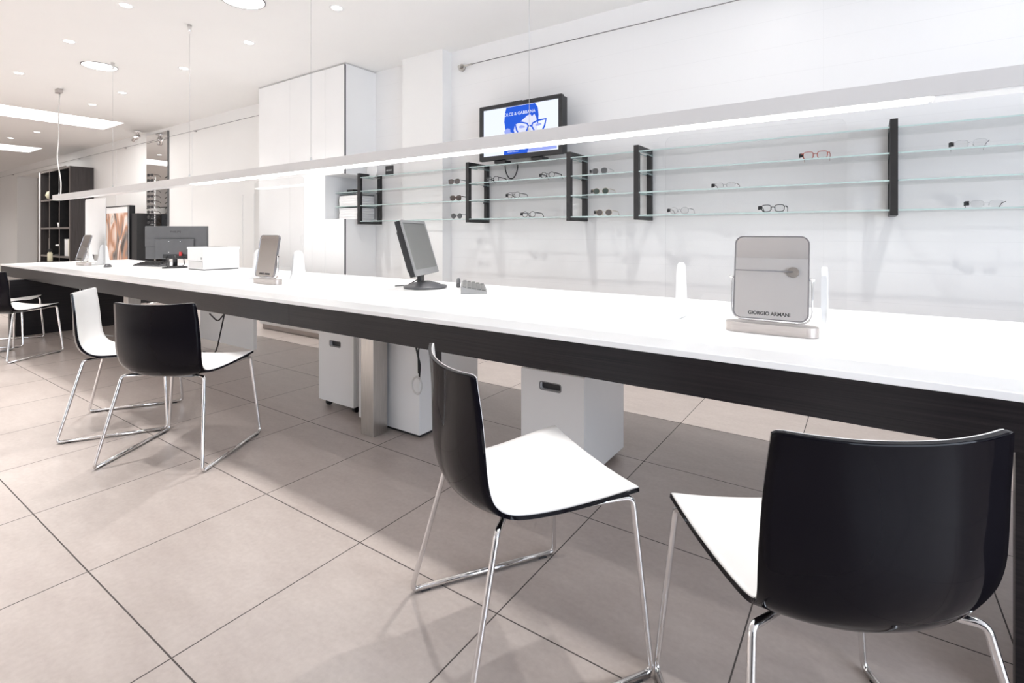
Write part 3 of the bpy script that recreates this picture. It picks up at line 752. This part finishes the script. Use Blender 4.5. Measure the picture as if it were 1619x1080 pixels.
flat([(0.29, 0.50), (0.33, 0.44), (0.37, 0.46), (0.38, 0.56), (0.35, 0.66), (0.31, 0.64)], -0.0010, 'scr_mid', 'picture_ear')
flat([(0.29, 0.90), (0.62, 0.88), (0.60, 0.995), (0.285, 0.995)], -0.0010, 'scr_blue', 'picture_band')
flat([(0.62, 0.87), (0.70, 0.84), (0.78, 0.90), (0.86, 0.86), (0.97, 0.84), (0.97, 0.97), (0.60, 0.985)], -0.0008, 'scr_mid', 'picture_town')
b = B()
for gl in ([(0.44, 0.36), (0.52, 0.355), (0.60, 0.40), (0.615, 0.46), (0.59, 0.56), (0.54, 0.62), (0.49, 0.60), (0.46, 0.50)], [(0.67, 0.41), (0.74, 0.365), (0.84, 0.36), (0.82, 0.50), (0.79, 0.58), (0.74, 0.60), (0.69, 0.56), (0.66, 0.47)]):
    pts = [Vector((S(*p)[0], -0.0022, S(*p)[1])) for p in gl]
    tube(b, pts, 0.0065, 6, closed=True)
tube(b, [(S(0.61, 0.45)[0], -0.0022, S(0.61, 0.45)[1]), (S(0.665, 0.46)[0], -0.0022, S(0.665, 0.46)[1])], 0.0065, 6)
tube(b, [(S(0.44, 0.40)[0], -0.0022, S(0.44, 0.40)[1]), (S(0.37, 0.44)[0], -0.0022, S(0.37, 0.44)[1])], 0.005, 6)
obj('picture_glasses', b, 'scr_blue', scr)
for k, gl in enumerate(([(0.485, 0.44), (0.52, 0.42), (0.56, 0.44), (0.575, 0.47), (0.53, 0.48), (0.50, 0.475)], [(0.70, 0.45), (0.73, 0.425), (0.77, 0.43), (0.785, 0.455), (0.75, 0.475), (0.71, 0.475)])):
    flat(gl, -0.0014, 'scr_mid', 'picture_eye')
text('DOLCE & GABBANA', 0.036, 'scr_white', scr, ((SX0+SX1)/2-0.015, -0.003, S(0, 0.19)[1]), (PI/2, 0, 0), depth=0.0003)
text('eyewear collection', 0.014, 'scr_white', scr, (S(0.41, 0)[0], -0.003, S(0, 0.955)[1]), (PI/2, 0, 0), depth=0.0003)
for xx in (-0.20, 0.16):
    b = B(); box(b, xx-0.055, xx+0.055, 0.0, 0.09, -0.025, -0.0005, 0.004); obj('underside_mount', b, 'black', t)
b = B(); box(b, -0.1, 0.1, 0.0755, YB-3.42-0.001, 0.12, 0.32, 0.003); obj('wall_mount', b, 'black', t)
# looped black cable and a white disc under the television
b = B(); pts = []
for k in range(15):
    a = PI*k/14; pts.append((X_at(807, 3.56)-0.067*math.cos(a)*(1-0.1*math.sin(a)), 3.575, 1.675-0.115*math.sin(a)))
tube(b, pts, 0.005, 8); tag(obj('looped_cable', b, 'black'), 'black cable hanging in a loop below the television', 'cable')
b = B(); tube(b, [(X_at(807, 3.6), YB-0.0005, 1.66), (X_at(807, 3.6), YB-0.012, 1.66)], 0.03, 24); tube(b, [(X_at(807, 3.6), YB-0.012, 1.66), (X_at(807, 3.6), YB-0.016, 1.66)], 0.016, 24)
tag(obj('wall_socket', b, 'white'), 'round white wall socket under the television', 'socket')

# ------------------------------------------------------------------ eyewear
def rim_pts(cx, w_, h_, kind, n=22):
    out = []
    for k in range(n):
        a = 2*PI*k/n; c, s = math.cos(a), math.sin(a)
        e = {'round': 1.0, 'square': 0.62, 'pilot': 0.85}[kind]
        x = math.copysign(abs(c)**e, c)*w_/2; z = math.copysign(abs(s)**e, s)*h_/2
        if kind == 'pilot': x *= (1.0+0.12*s)
        if kind == 'square': x *= (1.0+0.05*s)
        out.append(Vector((cx+x, 0, z)))
    return out
def eyewear(kind_name, label, u, level, shape, fm, lens, thick=0.0013, group=None, width=0.138, rim=True, temple_m=None, rz=0.0, y=3.40, pos=None, tagc=True, droop=1.0):
    W = width; lw = W*0.36; lh = {'round': 0.043, 'square': 0.041, 'pilot': 0.046}[shape]
    if shape == 'square' and not rim: lh = 0.034
    if pos is None:
        x = X_at(u, y); z = LV[level]+0.0006
    else: x, y, z = pos
    t = thing(kind_name, label, kind_name, (x, y, z), rz, group)
    zc = lh/2+thick+0.0015; gap = W*0.5-lw-0.008
    cxs = [-(0.5*lw+W*0.075), 0.5*lw+W*0.075]
    b = B()
    for cx in cxs:
        pts = [p+Vector((0, 0, zc)) for p in rim_pts(cx, lw, lh, shape)]
        if rim: tube(b, pts, thick, 6, closed=True)
        else: tube(b, pts[0:12], thick, 6)
    tube(b, [(cxs[0]+lw/2, 0, zc+lh*0.12), (0, -0.004, zc+lh*0.22), (cxs[1]-lw/2, 0, zc+lh*0.12)], thick*1.1, 6)
    if shape == 'pilot': tube(b, [(cxs[0]+lw*0.3, 0, zc+lh*0.46), (cxs[1]-lw*0.3, 0, zc+lh*0.46)], thick, 6)
    for s in (-1, 1):
        tube(b, [(cxs[1 if s > 0 else 0]+s*lw*0.48, 0, zc+lh*0.25), (s*W*0.5, 0.004, zc+lh*0.28)], thick*1.3, 6)
        tube(b, [(s*0.009, 0.002, zc-lh*0.02), (s*0.010, 0.008, zc-lh*0.2)], 0.0018, 6)
    obj('frame_front', b, fm, t)
    for cx in cxs:
        b = B(); pts = [p+Vector((0, 0.0004, zc)) for p in rim_pts(cx, lw*0.97, lh*0.97, shape)]
        vs = [b.verts.new(p) for p in pts]; vs2 = [b.verts.new(p+Vector((0, 0.0014, 0))) for p in pts]
        b.faces.new(vs); b.faces.new(vs2[::-1])
        for k in range(len(vs)): b.faces.new((vs[k], vs[(k+1) % len(vs)], vs2[(k+1) % len(vs)], vs2[k]))
        obj('lens', b, lens, t)
    for s in (-1, 1):
        b = B(); zt = zc+lh*0.28
        tube(b, fillet([(s*W*0.5, 0.004, zt), (s*W*0.495, 0.09, zt-0.004*droop), (s*W*0.46, 0.128, max(0.0035, zt-0.034))], 0.02), max(thick, 0.0014), 6, flat=max(thick, 0.0014)*1.6)
        obj('temple', b, temple_m or fm, t)
    if tagc:
        b = B(); box(b, -W*0.5-0.010, -W*0.5+0.006, 0.008, 0.018, zc-0.006, zc+0.016, 0.002); box(b, -W*0.5-0.014, -W*0.5-0.008, 0.006, 0.026, zc-0.008, zc+0.014, 0.001); obj('security_tag', b, 'black', t)
    return t
gs = 'sunglasses left of the second bracket'
eyewear('sunglasses', 'dark sunglasses on the second shelf, topmost of three beside the column', 718, 1, 'square', 'tortoise', 'lens_brown', 0.0022, gs, temple_m='gunmetal', y=3.36, tagc=False)
eyewear('sunglasses', 'brown sunglasses on the third shelf, middle of three beside the column', 720.5, 2, 'square', 'tortoise', 'lens_brown', 0.0026, gs, temple_m='tortoise', y=3.36, tagc=False)
eyewear('sunglasses', 'round grey sunglasses on the lowest shelf, beside the column', 722, 3, 'round', 'black', 'lens_grey', 0.0018, gs, temple_m='gunmetal', y=3.36, tagc=False)
ge = 'clear eyeglasses below the television'
eyewear('eyeglasses', 'dark framed eyeglasses on the second shelf, close to the left bracket below the television', 779, 1, 'square', 'black', 'lens_clear', 0.0025, ge)
eyewear('eyeglasses', 'black framed eyeglasses on the second shelf below the television right corner', 866, 1, 'round', 'black', 'lens_clear', 0.0025, ge)
eyewear('eyeglasses', 'slim black eyeglasses alone on the third shelf below the television', 812, 2, 'pilot', 'black', 'lens_clear', 0.0019, ge)
eyewear('eyeglasses', 'round black eyeglasses on the lowest shelf below the television', 836, 3, 'round', 'black', 'lens_clear', 0.0023, ge)
gp = 'sunglasses in the narrow bay'
eyewear('sunglasses', 'grey lens pilot sunglasses, topmost in the narrow shelf bay', 948, 1, 'pilot', 'silver_wire', 'lens_grey', 0.0012, gp)
eyewear('sunglasses', 'green lens sunglasses on the third shelf of the narrow bay', 950, 2, 'round', 'gold_wire', 'lens_green', 0.0012, gp)
eyewear('sunglasses', 'brown lens sunglasses on the lowest shelf of the narrow bay', 955, 3, 'round', 'gold_wire', 'lens_brown', 0.0012, gp)
gl_ = 'clear eyeglasses in the long bay'
eyewear('eyeglasses', 'round thin wire eyeglasses at the left end of the lowest long shelf', 1074, 3, 'round', 'gunmetal', 'lens_clear', 0.0011, gl_)
eyewear('eyeglasses', 'half rim eyeglasses on the third shelf of the long bay', 1146, 2, 'square', 'gunmetal', 'lens_clear', 0.0010, gl_, rim=False, temple_m='tortoise')
eyewear('eyeglasses', 'dark blue framed eyeglasses on the lowest shelf above the large mirror', 1222, 3, 'square', 'black', 'lens_clear', 0.0023, gl_)
eyewear('eyeglasses', 'reddish brown framed eyeglasses on the second shelf of the long bay', 1289, 1, 'square', 'red_acetate', 'lens_clear', 0.0021, gl_)
gr_ = 'clear eyeglasses right of the last bracket'
eyewear('eyeglasses', 'silver wire eyeglasses on the second shelf at the right picture edge', 1535, 1, 'square', 'silver_wire', 'lens_clear', 0.0011, gr_, temple_m='gunmetal')
eyewear('eyeglasses', 'nearly rimless eyeglasses on the lowest shelf at the right picture edge', 1560, 3, 'square', 'silver_wire', 'lens_clear', 0.0006, gr_, rim=False, temple_m='black')

# ------------------------------------------------------------------ protective screens on the table
def fin_poly(k=0.85):
    prof = [(0.155, 0.0), (0.125, 0.004), (0.095, 0.014), (0.073, 0.034), (0.062, 0.06), (0.056, 0.10), (0.048, 0.17)]
    top = [(0.045*math.cos(a), 0.19+0.042*math.sin(a)) for a in [PI/2*k/6 for k in range(7)]]
    R = prof+top
    R = [(x*k, z) for x, z in R]
    return R+[(-x, z) for x, z in R[::-1] if x > 1e-6]
def screen_guard(label, cx, panel='acrylic', slot=0.11):
    t = thing('protective_screen', label, 'screen', (cx, 2.2, TZ+0.0005), 0, 'upright protective screens on the table')
    W, Hh = 0.328, 0.77
    b = B(); r = 0.03
    poly = rrect(-W, W, 0.01, Hh, r, 4)
    sl = 0.18
    # outline with slot: build from three slabs sharing edges
    poly = [(-W, 0.006), (-sl, 0.006), (-sl, slot-0.02), (-sl+0.02, slot), (sl-0.02, slot), (sl, slot-0.02), (sl, 0.006), (W, 0.006), (W, Hh-r)]
    poly += [(W-r+r*math.cos(a), Hh-r+r*math.sin(a)) for a in [PI/2*k/5 for k in range(1, 6)]]
    poly += [(-W+r-r*math.sin(a), Hh-r+r*math.cos(a)) for a in [PI/2*k/5 for k in range(0, 6)]]
    fs = prism(b, poly, 'y', -0.002, 0.002)
    for f in fs[2:]: f.material_index = 1
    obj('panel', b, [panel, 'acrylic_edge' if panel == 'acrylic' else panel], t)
    for s in (-1, 1):
        b = B(); P_ = fin_poly()
        # foot is two cheeks gripping the panel
        prism(b, P_, 'x', 0.26*s-0.009, 0.26*s+0.009, bev=0.002); obj('foot', b, 'white', t)
    return t
screen_guard('clear protective screen with white feet behind the large mirror', -0.377)
screen_guard('clear protective screen with white feet behind the middle mirror', -3.66)
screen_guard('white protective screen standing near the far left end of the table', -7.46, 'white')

# ------------------------------------------------------------------ table mirrors
def table_mirror(label, loc, rz, tilt):
    t = thing('table_mirror', label, 'mirror', loc, rz, 'tilting mirrors on the table')
    b = B(); prism(b, rrect(-0.148, 0.148, -0.036, 0.036, 0.034, 8), 'z', 0, 0.035, bev=0.002); obj('base', b, 'satin', t)
    b = B(); tube(b, fillet([(-0.129, 0, 0.20), (-0.129, 0, 0.042), (0.129, 0, 0.042), (0.129, 0, 0.20)], 0.045, 8), 0.0032, 8, flat=0.007)
    for s in (-1, 1): tube(b, [(s*0.118, 0, 0.195), (s*0.136, 0, 0.195)], 0.005, 10)
    obj('yoke', b, 'chrome', t)
    P = 0.195; Mx = Matrix.Translation((0, 0, P)) @ Matrix.Rotation(-tilt, 4, 'X') @ Matrix.Translation((0, 0, -P))
    b = B(); ring_prism(b, rrect(-0.120, 0.120, 0.048, 0.346, 0.028, 8), rrect(-0.116, 0.116, 0.052, 0.342, 0.025, 8), 'y', -0.007, 0.007); b.transform(Mx); obj('frame', b, 'gunmetal', t)
    b = B(); prism(b, rrect(-0.1165, 0.1165, 0.0515, 0.3425, 0.0255, 8), 'y', -0.0045, 0.005); b.transform(Mx); g = obj('mirror_glass', b, 'mirror', t)
    p = Mx @ Vector((-0.002, -0.0052, 0.064))
    text('GIORGIO ARMANI', 0.0175, 'ink', g, p, (PI/2-tilt, 0, 0), depth=0.0002, sx=0.93, bold=0.0005)
    return t
table_mirror('large tilting mirror with satin base at the right end of the table', (-0.272, 2.02, TZ+0.0005), 0.0, math.radians(10))
table_mirror('tilting mirror on the table between the printer and the tilted monitor', (-3.49, 2.02, TZ+0.0005), 0.0, math.radians(9))
table_mirror('farthest tilting mirror, standing before the white screen', (-7.20, 2.02, TZ+0.0005), 0.0, math.radians(16))

# ------------------------------------------------------------------ tilted monitor
def mon_body(t, W, Ht, z0, tilt, face, back, screen, bez=0.018, low=0.035, dpt=0.045):
    Mx = Matrix.Translation((0, 0, z0)) @ Matrix.Rotation(-tilt, 4, 'X')
    b = B(); ring_prism(b, rrect(-W/2, W/2, 0, Ht, 0.006, 3), rrect(-W/2+bez, W/2-bez, low, Ht-bez, 0.002, 3), 'y', -dpt*0.5-0.002, -dpt*0.5+0.008); b.transform(Mx); obj('bezel', b, face, t)
    b = B(); box(b, -W/2+bez*0.9, W/2-bez*0.9, -dpt*0.5+0.001, -dpt*0.5+0.0075, low*0.9, Ht-bez*0.9); b.transform(Mx); obj('screen', b, screen, t)
    b = B(); box(b, -W/2+0.001, W/2-0.001, -dpt*0.5+0.0083, 0.022, 0.001, Ht-0.001, 0.003)
    box(b, -W*0.36, W*0.36, 0.0222, dpt*1.2, Ht*0.10, Ht*0.85, 0.010); b.transform(Mx); obj('back_cover', b, back, t)
    return Mx
t = thing('tilted_monitor', 'grey flat monitor tilted back on a round base, mid table', 'monitor', (-2.37, 2.45, TZ+0.0005), math.atan2(0.905, 0.426)+PI/2 - PI/2 + PI/2 - PI/2)
t.rotation_euler = (0, 0, 0)
# screen front (-y local) must face world (+0.905, +0.426)
t.rotation_euler = (0, 0, math.atan2(0.40, 0.916)+PI/2)
b = B(); lathe(b, [(0.135, 0.0), (0.142, 0.006), (0.140, 0.016), (0.10, 0.022), (0.095, 0.030), (0.05, 0.040), (0.035, 0.045)], 40); obj('base', b, 'dark_grey', t)
b = B(); box(b, -0.035, 0.035, 0.018, 0.045, 0.03, 0.20, 0.006); obj('neck', b, 'black', t)
mon_body(t, 0.415, 0.365, 0.085, math.radians(17), 'mid_grey', 'black', 'screen_grey', 0.018, 0.04)
b = B(); tube(b, fillet([(0.10, 0.045, 0.16), (0.14, 0.07, 0.06), (0.10, 0.10, 0.006), (0.02, 0.22, 0.006)], 0.04), 0.0035, 8); tube(b, fillet([(0.07, 0.045, 0.16), (0.11, 0.08, 0.05), (0.05, 0.15, 0.006)], 0.04), 0.0035, 8); obj('cable', b, 'black', t)

def keyboard(label, loc, rz, L=0.44, D=0.155, cm='mid_grey', km='dark_grey'):
    t = thing('keyboard', label, 'keyboard', loc, rz)
    b = B(); prism(b, [(-D/2, 0.0), (D/2, 0.0), (D/2, 0.040), (-D/2, 0.012)], 'x', -L/2, L/2, bev=0.002); obj('case', b, cm, t)
    b = B(); rows = 5; n = 18
    for r_ in range(rows):
        y = -D/2+0.020+r_*0.0285; z = 0.012+(y+D/2)/D*0.028
        for k in range(n):
            x = -L/2+0.012+k*(L-0.024)/n
            if k in (14,): continue
            w_ = (L-0.024)/n-0.0035
            box(b, x, x+w_, y-0.011, y+0.011, z-0.001, z+0.008)
    obj('keys', b, km, t)['kind'] = 'stuff'
    return t
keyboard('grey keyboard lying end-on beside the tilted monitor', (-2.026, 2.527, TZ+0.0005), math.radians(129.3), cm='mid_grey', km='screen_grey')
# mouse plus cable left of the keyboard
def mouse(label, loc, rz):
    t = thing('computer_mouse', label, 'mouse', loc, rz)
    b = B(); bmesh.ops.create_uvsphere(b, u_segments=20, v_segments=12, radius=1)
    for v in b.verts: v.co = Vector((v.co.x*0.031, v.co.y*0.055, max(v.co.z, -0.05)*0.034))
    obj('shell', b, 'dark_grey', t, smooth=True)
    b = B(); tube(b, [(0, -0.02, 0.033), (0, -0.035, 0.028)], 0.004, 8); obj('wheel', b, 'black', t)
    return t
mouse('dark computer mouse left of the far monitor', (-6.62, 2.06, TZ+0.002), 0.8)
t = thing('desk_telephone_handset', 'curved dark handset lying between the monitor base and keyboard', 'handset', (-2.235, 2.625, TZ+0.0005), 2.26)
b = B(); tube(b, fillet([(-0.06, 0, 0.014), (-0.04, 0, 0.016), (-0.02, 0, 0.040), (0.02, 0, 0.042), (0.05, 0, 0.016), (0.065, 0, 0.014)], 0.03), 0.013, 12, flat=0.018); obj('handle', b, 'dark_grey', t)

# ------------------------------------------------------------------ far monitor seen from behind
t = thing('far_monitor', 'dark grey wide monitor seen from behind, left of the printer', 'monitor', (-5.95, 2.45, TZ+0.0005), math.radians(34.4)+PI)
b = B(); box(b, -0.325, 0.325, -0.012, 0.014, 0.090, 0.435, 0.004); obj('bezel', b, 'dark_grey', t)
b = B(); box(b, -0.31, 0.31, -0.0145, -0.0125, 0.10, 0.425); obj('screen', b, 'screen_grey', t)
b = B(); box(b, -0.322, 0.322, 0.0145, 0.024, 0.22, 0.433, 0.003); box(b, -0.20, 0.205, 0.0145, 0.040, 0.093, 0.30, 0.006); obj('back_cover', b, 'dark_grey', t)
b = B(); box(b, -0.21, 0.21, 0.0405, 0.042, 0.306, 0.311); obj('vent_line', b, 'black', t)
b = B(); box(b, -0.18, 0.12, 0.0405, 0.043, 0.10, 0.14, 0.001); obj('port_bay', b, 'black', t)
text('PHILIPS', 0.030, 'ink', t, (0.0, 0.0245, 0.365), (PI/2, 0, PI), sx=1.2)
for px_, pz in ((-0.06, 0.16), (0.06, 0.16), (-0.06, 0.275), (0.06, 0.275)):
    b = B(); tube(b, [(px_, 0.0405, pz), (px_, 0.043, pz)], 0.004, 10); obj('screw', b, 'white', t)
b = B(); tube(b, [(0, 0.03, 0.02), (0, 0.03, 0.13)], 0.022, 16); obj('stand_neck', b, 'black', t)
b = B(); lathe(b, [(0.12, 0.0), (0.12, 0.008), (0.03, 0.022)], 32, (0, 0.02, 0)); obj('stand_base', b, 'black', t)
b = B(); tube(b, fillet([(-0.10, 0.05, 0.11), (-0.14, 0.09, 0.03), (-0.05, 0.16, 0.005), (0.02, 0.2, 0.005)], 0.03), 0.004, 8); tube(b, fillet([(0.08, 0.045, 0.12), (0.05, 0.10, 0.04), (0.0, 0.14, 0.005)], 0.03), 0.004, 8); obj('cable', b, 'black', t)
b = B(); box(b, -0.085, -0.06, 0.044, 0.062, 0.125, 0.165, 0.002); obj('plug', b, 'red', t)
keyboard('slim dark keyboard in front of the far monitor', (-6.45, 2.40, TZ+0.0005), 0.25, 0.40, 0.13, 'dark_grey', 'black')

# ------------------------------------------------------------------ printer
t = thing('printer', 'white box shaped laser printer on the table beside the far monitor', 'printer', (-5.23, 2.386, TZ+0.0005), 0.0)
b = B(); box(b, -0.34, 0.0, 0.0, 0.345, 0.008, 0.218, 0.010, 3); obj('body', b, 'white', t)
b = B(); box(b, -0.345, 0.002, -0.003, 0.348, 0.200, 0.2225, 0.006); obj('lid', b, 'white', t)
b = B(); box(b, -0.0, 0.0022, 0.14, 0.20, 0.2235, 0.2265); box(b, -0.20, -0.03, 0.12, 0.24, 0.2230, 0.2255, 0.001); obj('paper_slot', b, 'dark_grey', t)
b = B(); box(b, -0.30, -0.02, -0.0045, -0.0032, 0.02, 0.09); obj('tray_front', b, 'lamp_body', t)
b = B(); box(b, -0.05, -0.035, -0.0042, -0.0032, 0.105, 0.125); box(b, -0.31, -0.02, -0.0062, -0.0047, 0.086, 0.089); obj('button', b, 'mid_grey', t)
b = B(); box(b, -0.33, -0.01, 0.01, 0.335, 0.0, 0.0078); obj('foot_frame', b, 'dark_grey', t)

# ------------------------------------------------------------------ far left: bookcase
BXL, BXR, BY0, BY1, BT = -14.17, -12.34, 3.25, YB-0.002, 2.38
t = thing('bookcase', 'tall dark wood bookcase with open square compartments at far left', 'bookcase', (BXL, BY0, 0))
Wb = BXR-BXL; Db = BY1-BY0; th = 0.035
b = B(); box(b, Wb-th, Wb, 0.005, Db, 0, BT); obj('side_panel', b, 'dark_wood', t)
b = B(); box(b, 0, th, 0.005, Db, 0, BT); obj('side_panel', b, 'dark_wood', t)
b = B(); box(b, th, Wb-th, Db-0.02, Db, 0, BT); obj('back_panel', b, 'black', t)
cols = [0, Wb/3, 2*Wb/3, Wb]
zz = [0.05, 0.63, 1.19, 1.76, BT-th]
for k, z in enumerate(zz):
    b = B(); box(b, th, Wb-th, 0.006, Db-0.02, z, z+th); obj('top_panel' if k == 4 else 'shelf', b, 'bracket', t)
for c in cols[1:3]:
    b = B()
    for z0, z1 in zip(zz, zz[1:]): box(b, c-th/2, c+th/2, 0.006, Db-0.02, z0+th, z1)
    obj('divider', b, 'bracket', t)
b = B()
for c in cols: 
    a = min(max(c, th/2), Wb-th/2); box(b, a-th/2, a+th/2, 0.0, 0.005, 0, BT)
for z in zz:
    for c0, c1 in zip(cols, cols[1:]): box(b, max(c0, th/2)+th/2, min(c1, Wb-th/2)-th/2, 0.0, 0.005, z, z+th)
obj('front_edge', b, 'dark_edge', t)
def bk(c, r_, dx, dy): return (BXL+cols[c]+dx, BY0+dy, zz[3-r_]+th+0.0005)
x, y, z = bk(0, 0, 0.40, 0.08); b = B(); lathe(b, [(0.02, 0), (0.07, 0.03), (0.095, 0.09), (0.07, 0.16), (0.02, 0.185)], 24, (x, y, z)); tag(obj('ceramic_vase', b, 'cream'), 'round cream vase in the top left bookcase compartment', 'vase')
x, y, z = bk(1, 1, 0.46, 0.06); b = B(); lathe(b, [(0.04, 0), (0.055, 0.09), (0.05, 0.09), (0.036, 0.012)], 20, (x, y, z)); tag(obj('white_cup', b, 'white'), 'small white cup in the middle bookcase compartment', 'cup')
x, y, z = bk(2, 1, 0.45, 0.08); b = B(); box(b, x-0.12, x+0.10, y, y+0.12, z, z+0.05, 0.004); tag(obj('wooden_box', b, 'copper'), 'low copper coloured box in the right middle bookcase compartment', 'box')
x, y, z = bk(0, 2, 0.33, 0.10); t = thing('framed_photo', 'dark picture frame in the lower left bookcase compartment', 'picture', (x, y, z))
b = B(); ring_prism(b, rrect(-0.2, 0.2, 0, 0.34, 0.002, 1), rrect(-0.16, 0.16, 0.04, 0.30, 0.001, 1), 'y', 0, 0.02); obj('frame', b, 'dark_edge', t)
b = B(); box(b, -0.16, 0.16, 0.008, 0.014, 0.04, 0.30); obj('picture', b, 'brown', t)
for k in range(5):
    x, y, z = bk(2, 2, 0.12+k*0.055, 0.05)
    b = B(); hgt = 0.33-0.01*(k % 3); box(b, x, x+0.05, y, y+0.22, z, z+hgt, 0.002)
    tag(obj('binder', b, ['paper', 'white', 'paper', 'white', 'cream'][k]), '%s pale upright binder in the lower right bookcase compartment' % ['leftmost', 'second', 'middle', 'fourth', 'rightmost'][k], 'binder', 'binders in the bookcase')
x, y, z = bk(1, 2, 0.33, 0.10); t = thing('black_lamp', 'black ornament with a pale top in the lower middle compartment', 'ornament', (x, y, z))
b = B(); lathe(b, [(0.10, 0), (0.10, 0.02), (0.02, 0.03), (0.02, 0.15), (0.08, 0.19)], 20); obj('stem', b, 'black', t)
b = B(); lathe(b, [(0.085, 0.191), (0.085, 0.215), (0.01, 0.225)], 20); obj('top', b, 'white', t)
t = thing('table_bottle', 'pale bottle with a black cap standing before the bookcase', 'bottle', (X_at(79, 3.0), 3.0, 0.5805))
b = B(); lathe(b, [(0.036, 0), (0.038, 0.01), (0.038, 0.15), (0.02, 0.18)], 20); obj('body', b, 'cream', t)
b = B(); lathe(b, [(0.03, 0.1805), (0.03, 0.23), (0.024, 0.235)], 16); obj('cap', b, 'black', t)
t = thing('side_table', 'low dark side table standing before the bookcase', 'table', (X_at(79, 3.0), 3.0, 0))
b = B(); box(b, -0.14, 0.14, -0.15, 0.15, 0.54, 0.58, 0.003); obj('top', b, 'dark_wood', t)
for sx in (-1, 1):
    for yy in (-0.12, 0.12):
        b = B(); box(b, sx*0.11-0.015, sx*0.11+0.015, yy-0.015, yy+0.015, 0, 0.5398); obj('leg', b, 'dark_wood', t)
# alcove: brown panel, copper sculpture
b = B(); box(b, -15.4, -14.25, 4.92, 4.998, 0, 1.75, 0.003); tag(obj('wooden_wall_panel', b, 'brown'), 'dark brown wooden panel seen in the gap left of the bookcase', 'panel')
t = thing('copper_column', 'slim copper coloured column in the gap beside the bookcase', 'ornament', (-14.45, 3.75, 0))
b = B(); lathe(b, [(0.16, 0), (0.16, 0.05), (0.10, 0.3), (0.12, 0.7), (0.08, 1.1), (0.07, 1.65), (0.03, 1.7)], 24); obj('body', b, 'copper', t)
b = B(); box(b, -14.235, -14.175, 3.24, 3.30, 0.0, 2.37, 0.002); struct('trim_5', b, 'white')

# ------------------------------------------------------------------ tall wall mirror, art, dark column
t = thing('wall_mirror', 'tall narrow mirror panel on the wall left of the cabinet', 'mirror', (-9.485, YB-0.001, 0.05))
b = B(); box(b, -0.40, 0.40, -0.012, 0, 0, 2.68); obj('glass', b, 'mirror', t)
b = B(); box(b, 0.401, 0.425, -0.02, 0, 0, 2.68); obj('edge_trim', b, 'dark_grey', t)
t = thing('art_lightbox', 'tall panel with an abstract copper and silver print, leaning by the wall', 'picture', (-10.15, 3.30, 0))
b = B(); box(b, -0.52, 0.40, 0.0, 0.06, 0, 1.44); obj('print', b, 'art', t)
b = B(); box(b, -0.52, 0.40, 0.0, 0.06, 1.4405, 1.54); box(b, 0.4005, 0.47, 0.0, 0.06, 0, 1.54); obj('border', b, 'white', t)
b = B(); ring_prism(b, rrect(-0.535, 0.485, -0.0, 1.555, 0.001, 1), rrect(-0.521, 0.471, 0.012, 1.541, 0.001, 1), 'y', -0.01, 0.07); obj('frame', b, 'black', t)
b = B(); box(b, 0.405, 0.42, -0.006, -0.001, 0.013, 1.54); obj('inner_rail', b, 'black', t)
t = thing('dark_column_unit', 'narrow black cabinet standing right of the copper print', 'cabinet', (-9.50, 3.30, 0))
b = B(); box(b, -0.10, 0.10, 0, 0.27, 0.02, 1.42, 0.003); obj('body', b, 'black', t)
b = B(); box(b, -0.09, 0.09, 0.01, 0.26, 0.0, 0.02); obj('plinth', b, 'dark_grey', t)
# rod with small display glasses before the wall mirror
t = thing('eyewear_display_rod', 'thin rod display of sunglasses before the tall wall mirror', 'display stand', (-9.27, 3.50, 0))
b = B(); lathe(b, [(0.11, 0), (0.11, 0.012), (0.02, 0.02)], 24); obj('base', b, 'chrome', t)
b = B(); tube(b, [(0, 0, 0.015), (0, 0, 2.0)], 0.008, 8); obj('rod', b, 'chrome', t)
for k in range(12):
    z = 1.08+k*0.083
    b = B(); tube(b, [(0, -0.007, z), (0, -0.06, z)], 0.0025, 6); obj('hook', b, 'chrome', t)
    if True:
        n_ = ['lowest', 'second lowest', 'third lowest', 'fourth lowest', 'fifth lowest', 'sixth lowest', 'seventh from below', 'eighth from below', 'ninth from below', 'tenth from below', 'second highest', 'highest'][k]
        eyewear('sunglasses', '%s pair of dark sunglasses on the rod before the wall mirror' % n_, 0, 0, 'square', 'black', 'lens_grey', 0.0025, 'sunglasses on the display rod', pos=(-9.27, 3.435, z+0.0028-0.0), rz=math.radians(20), tagc=False)
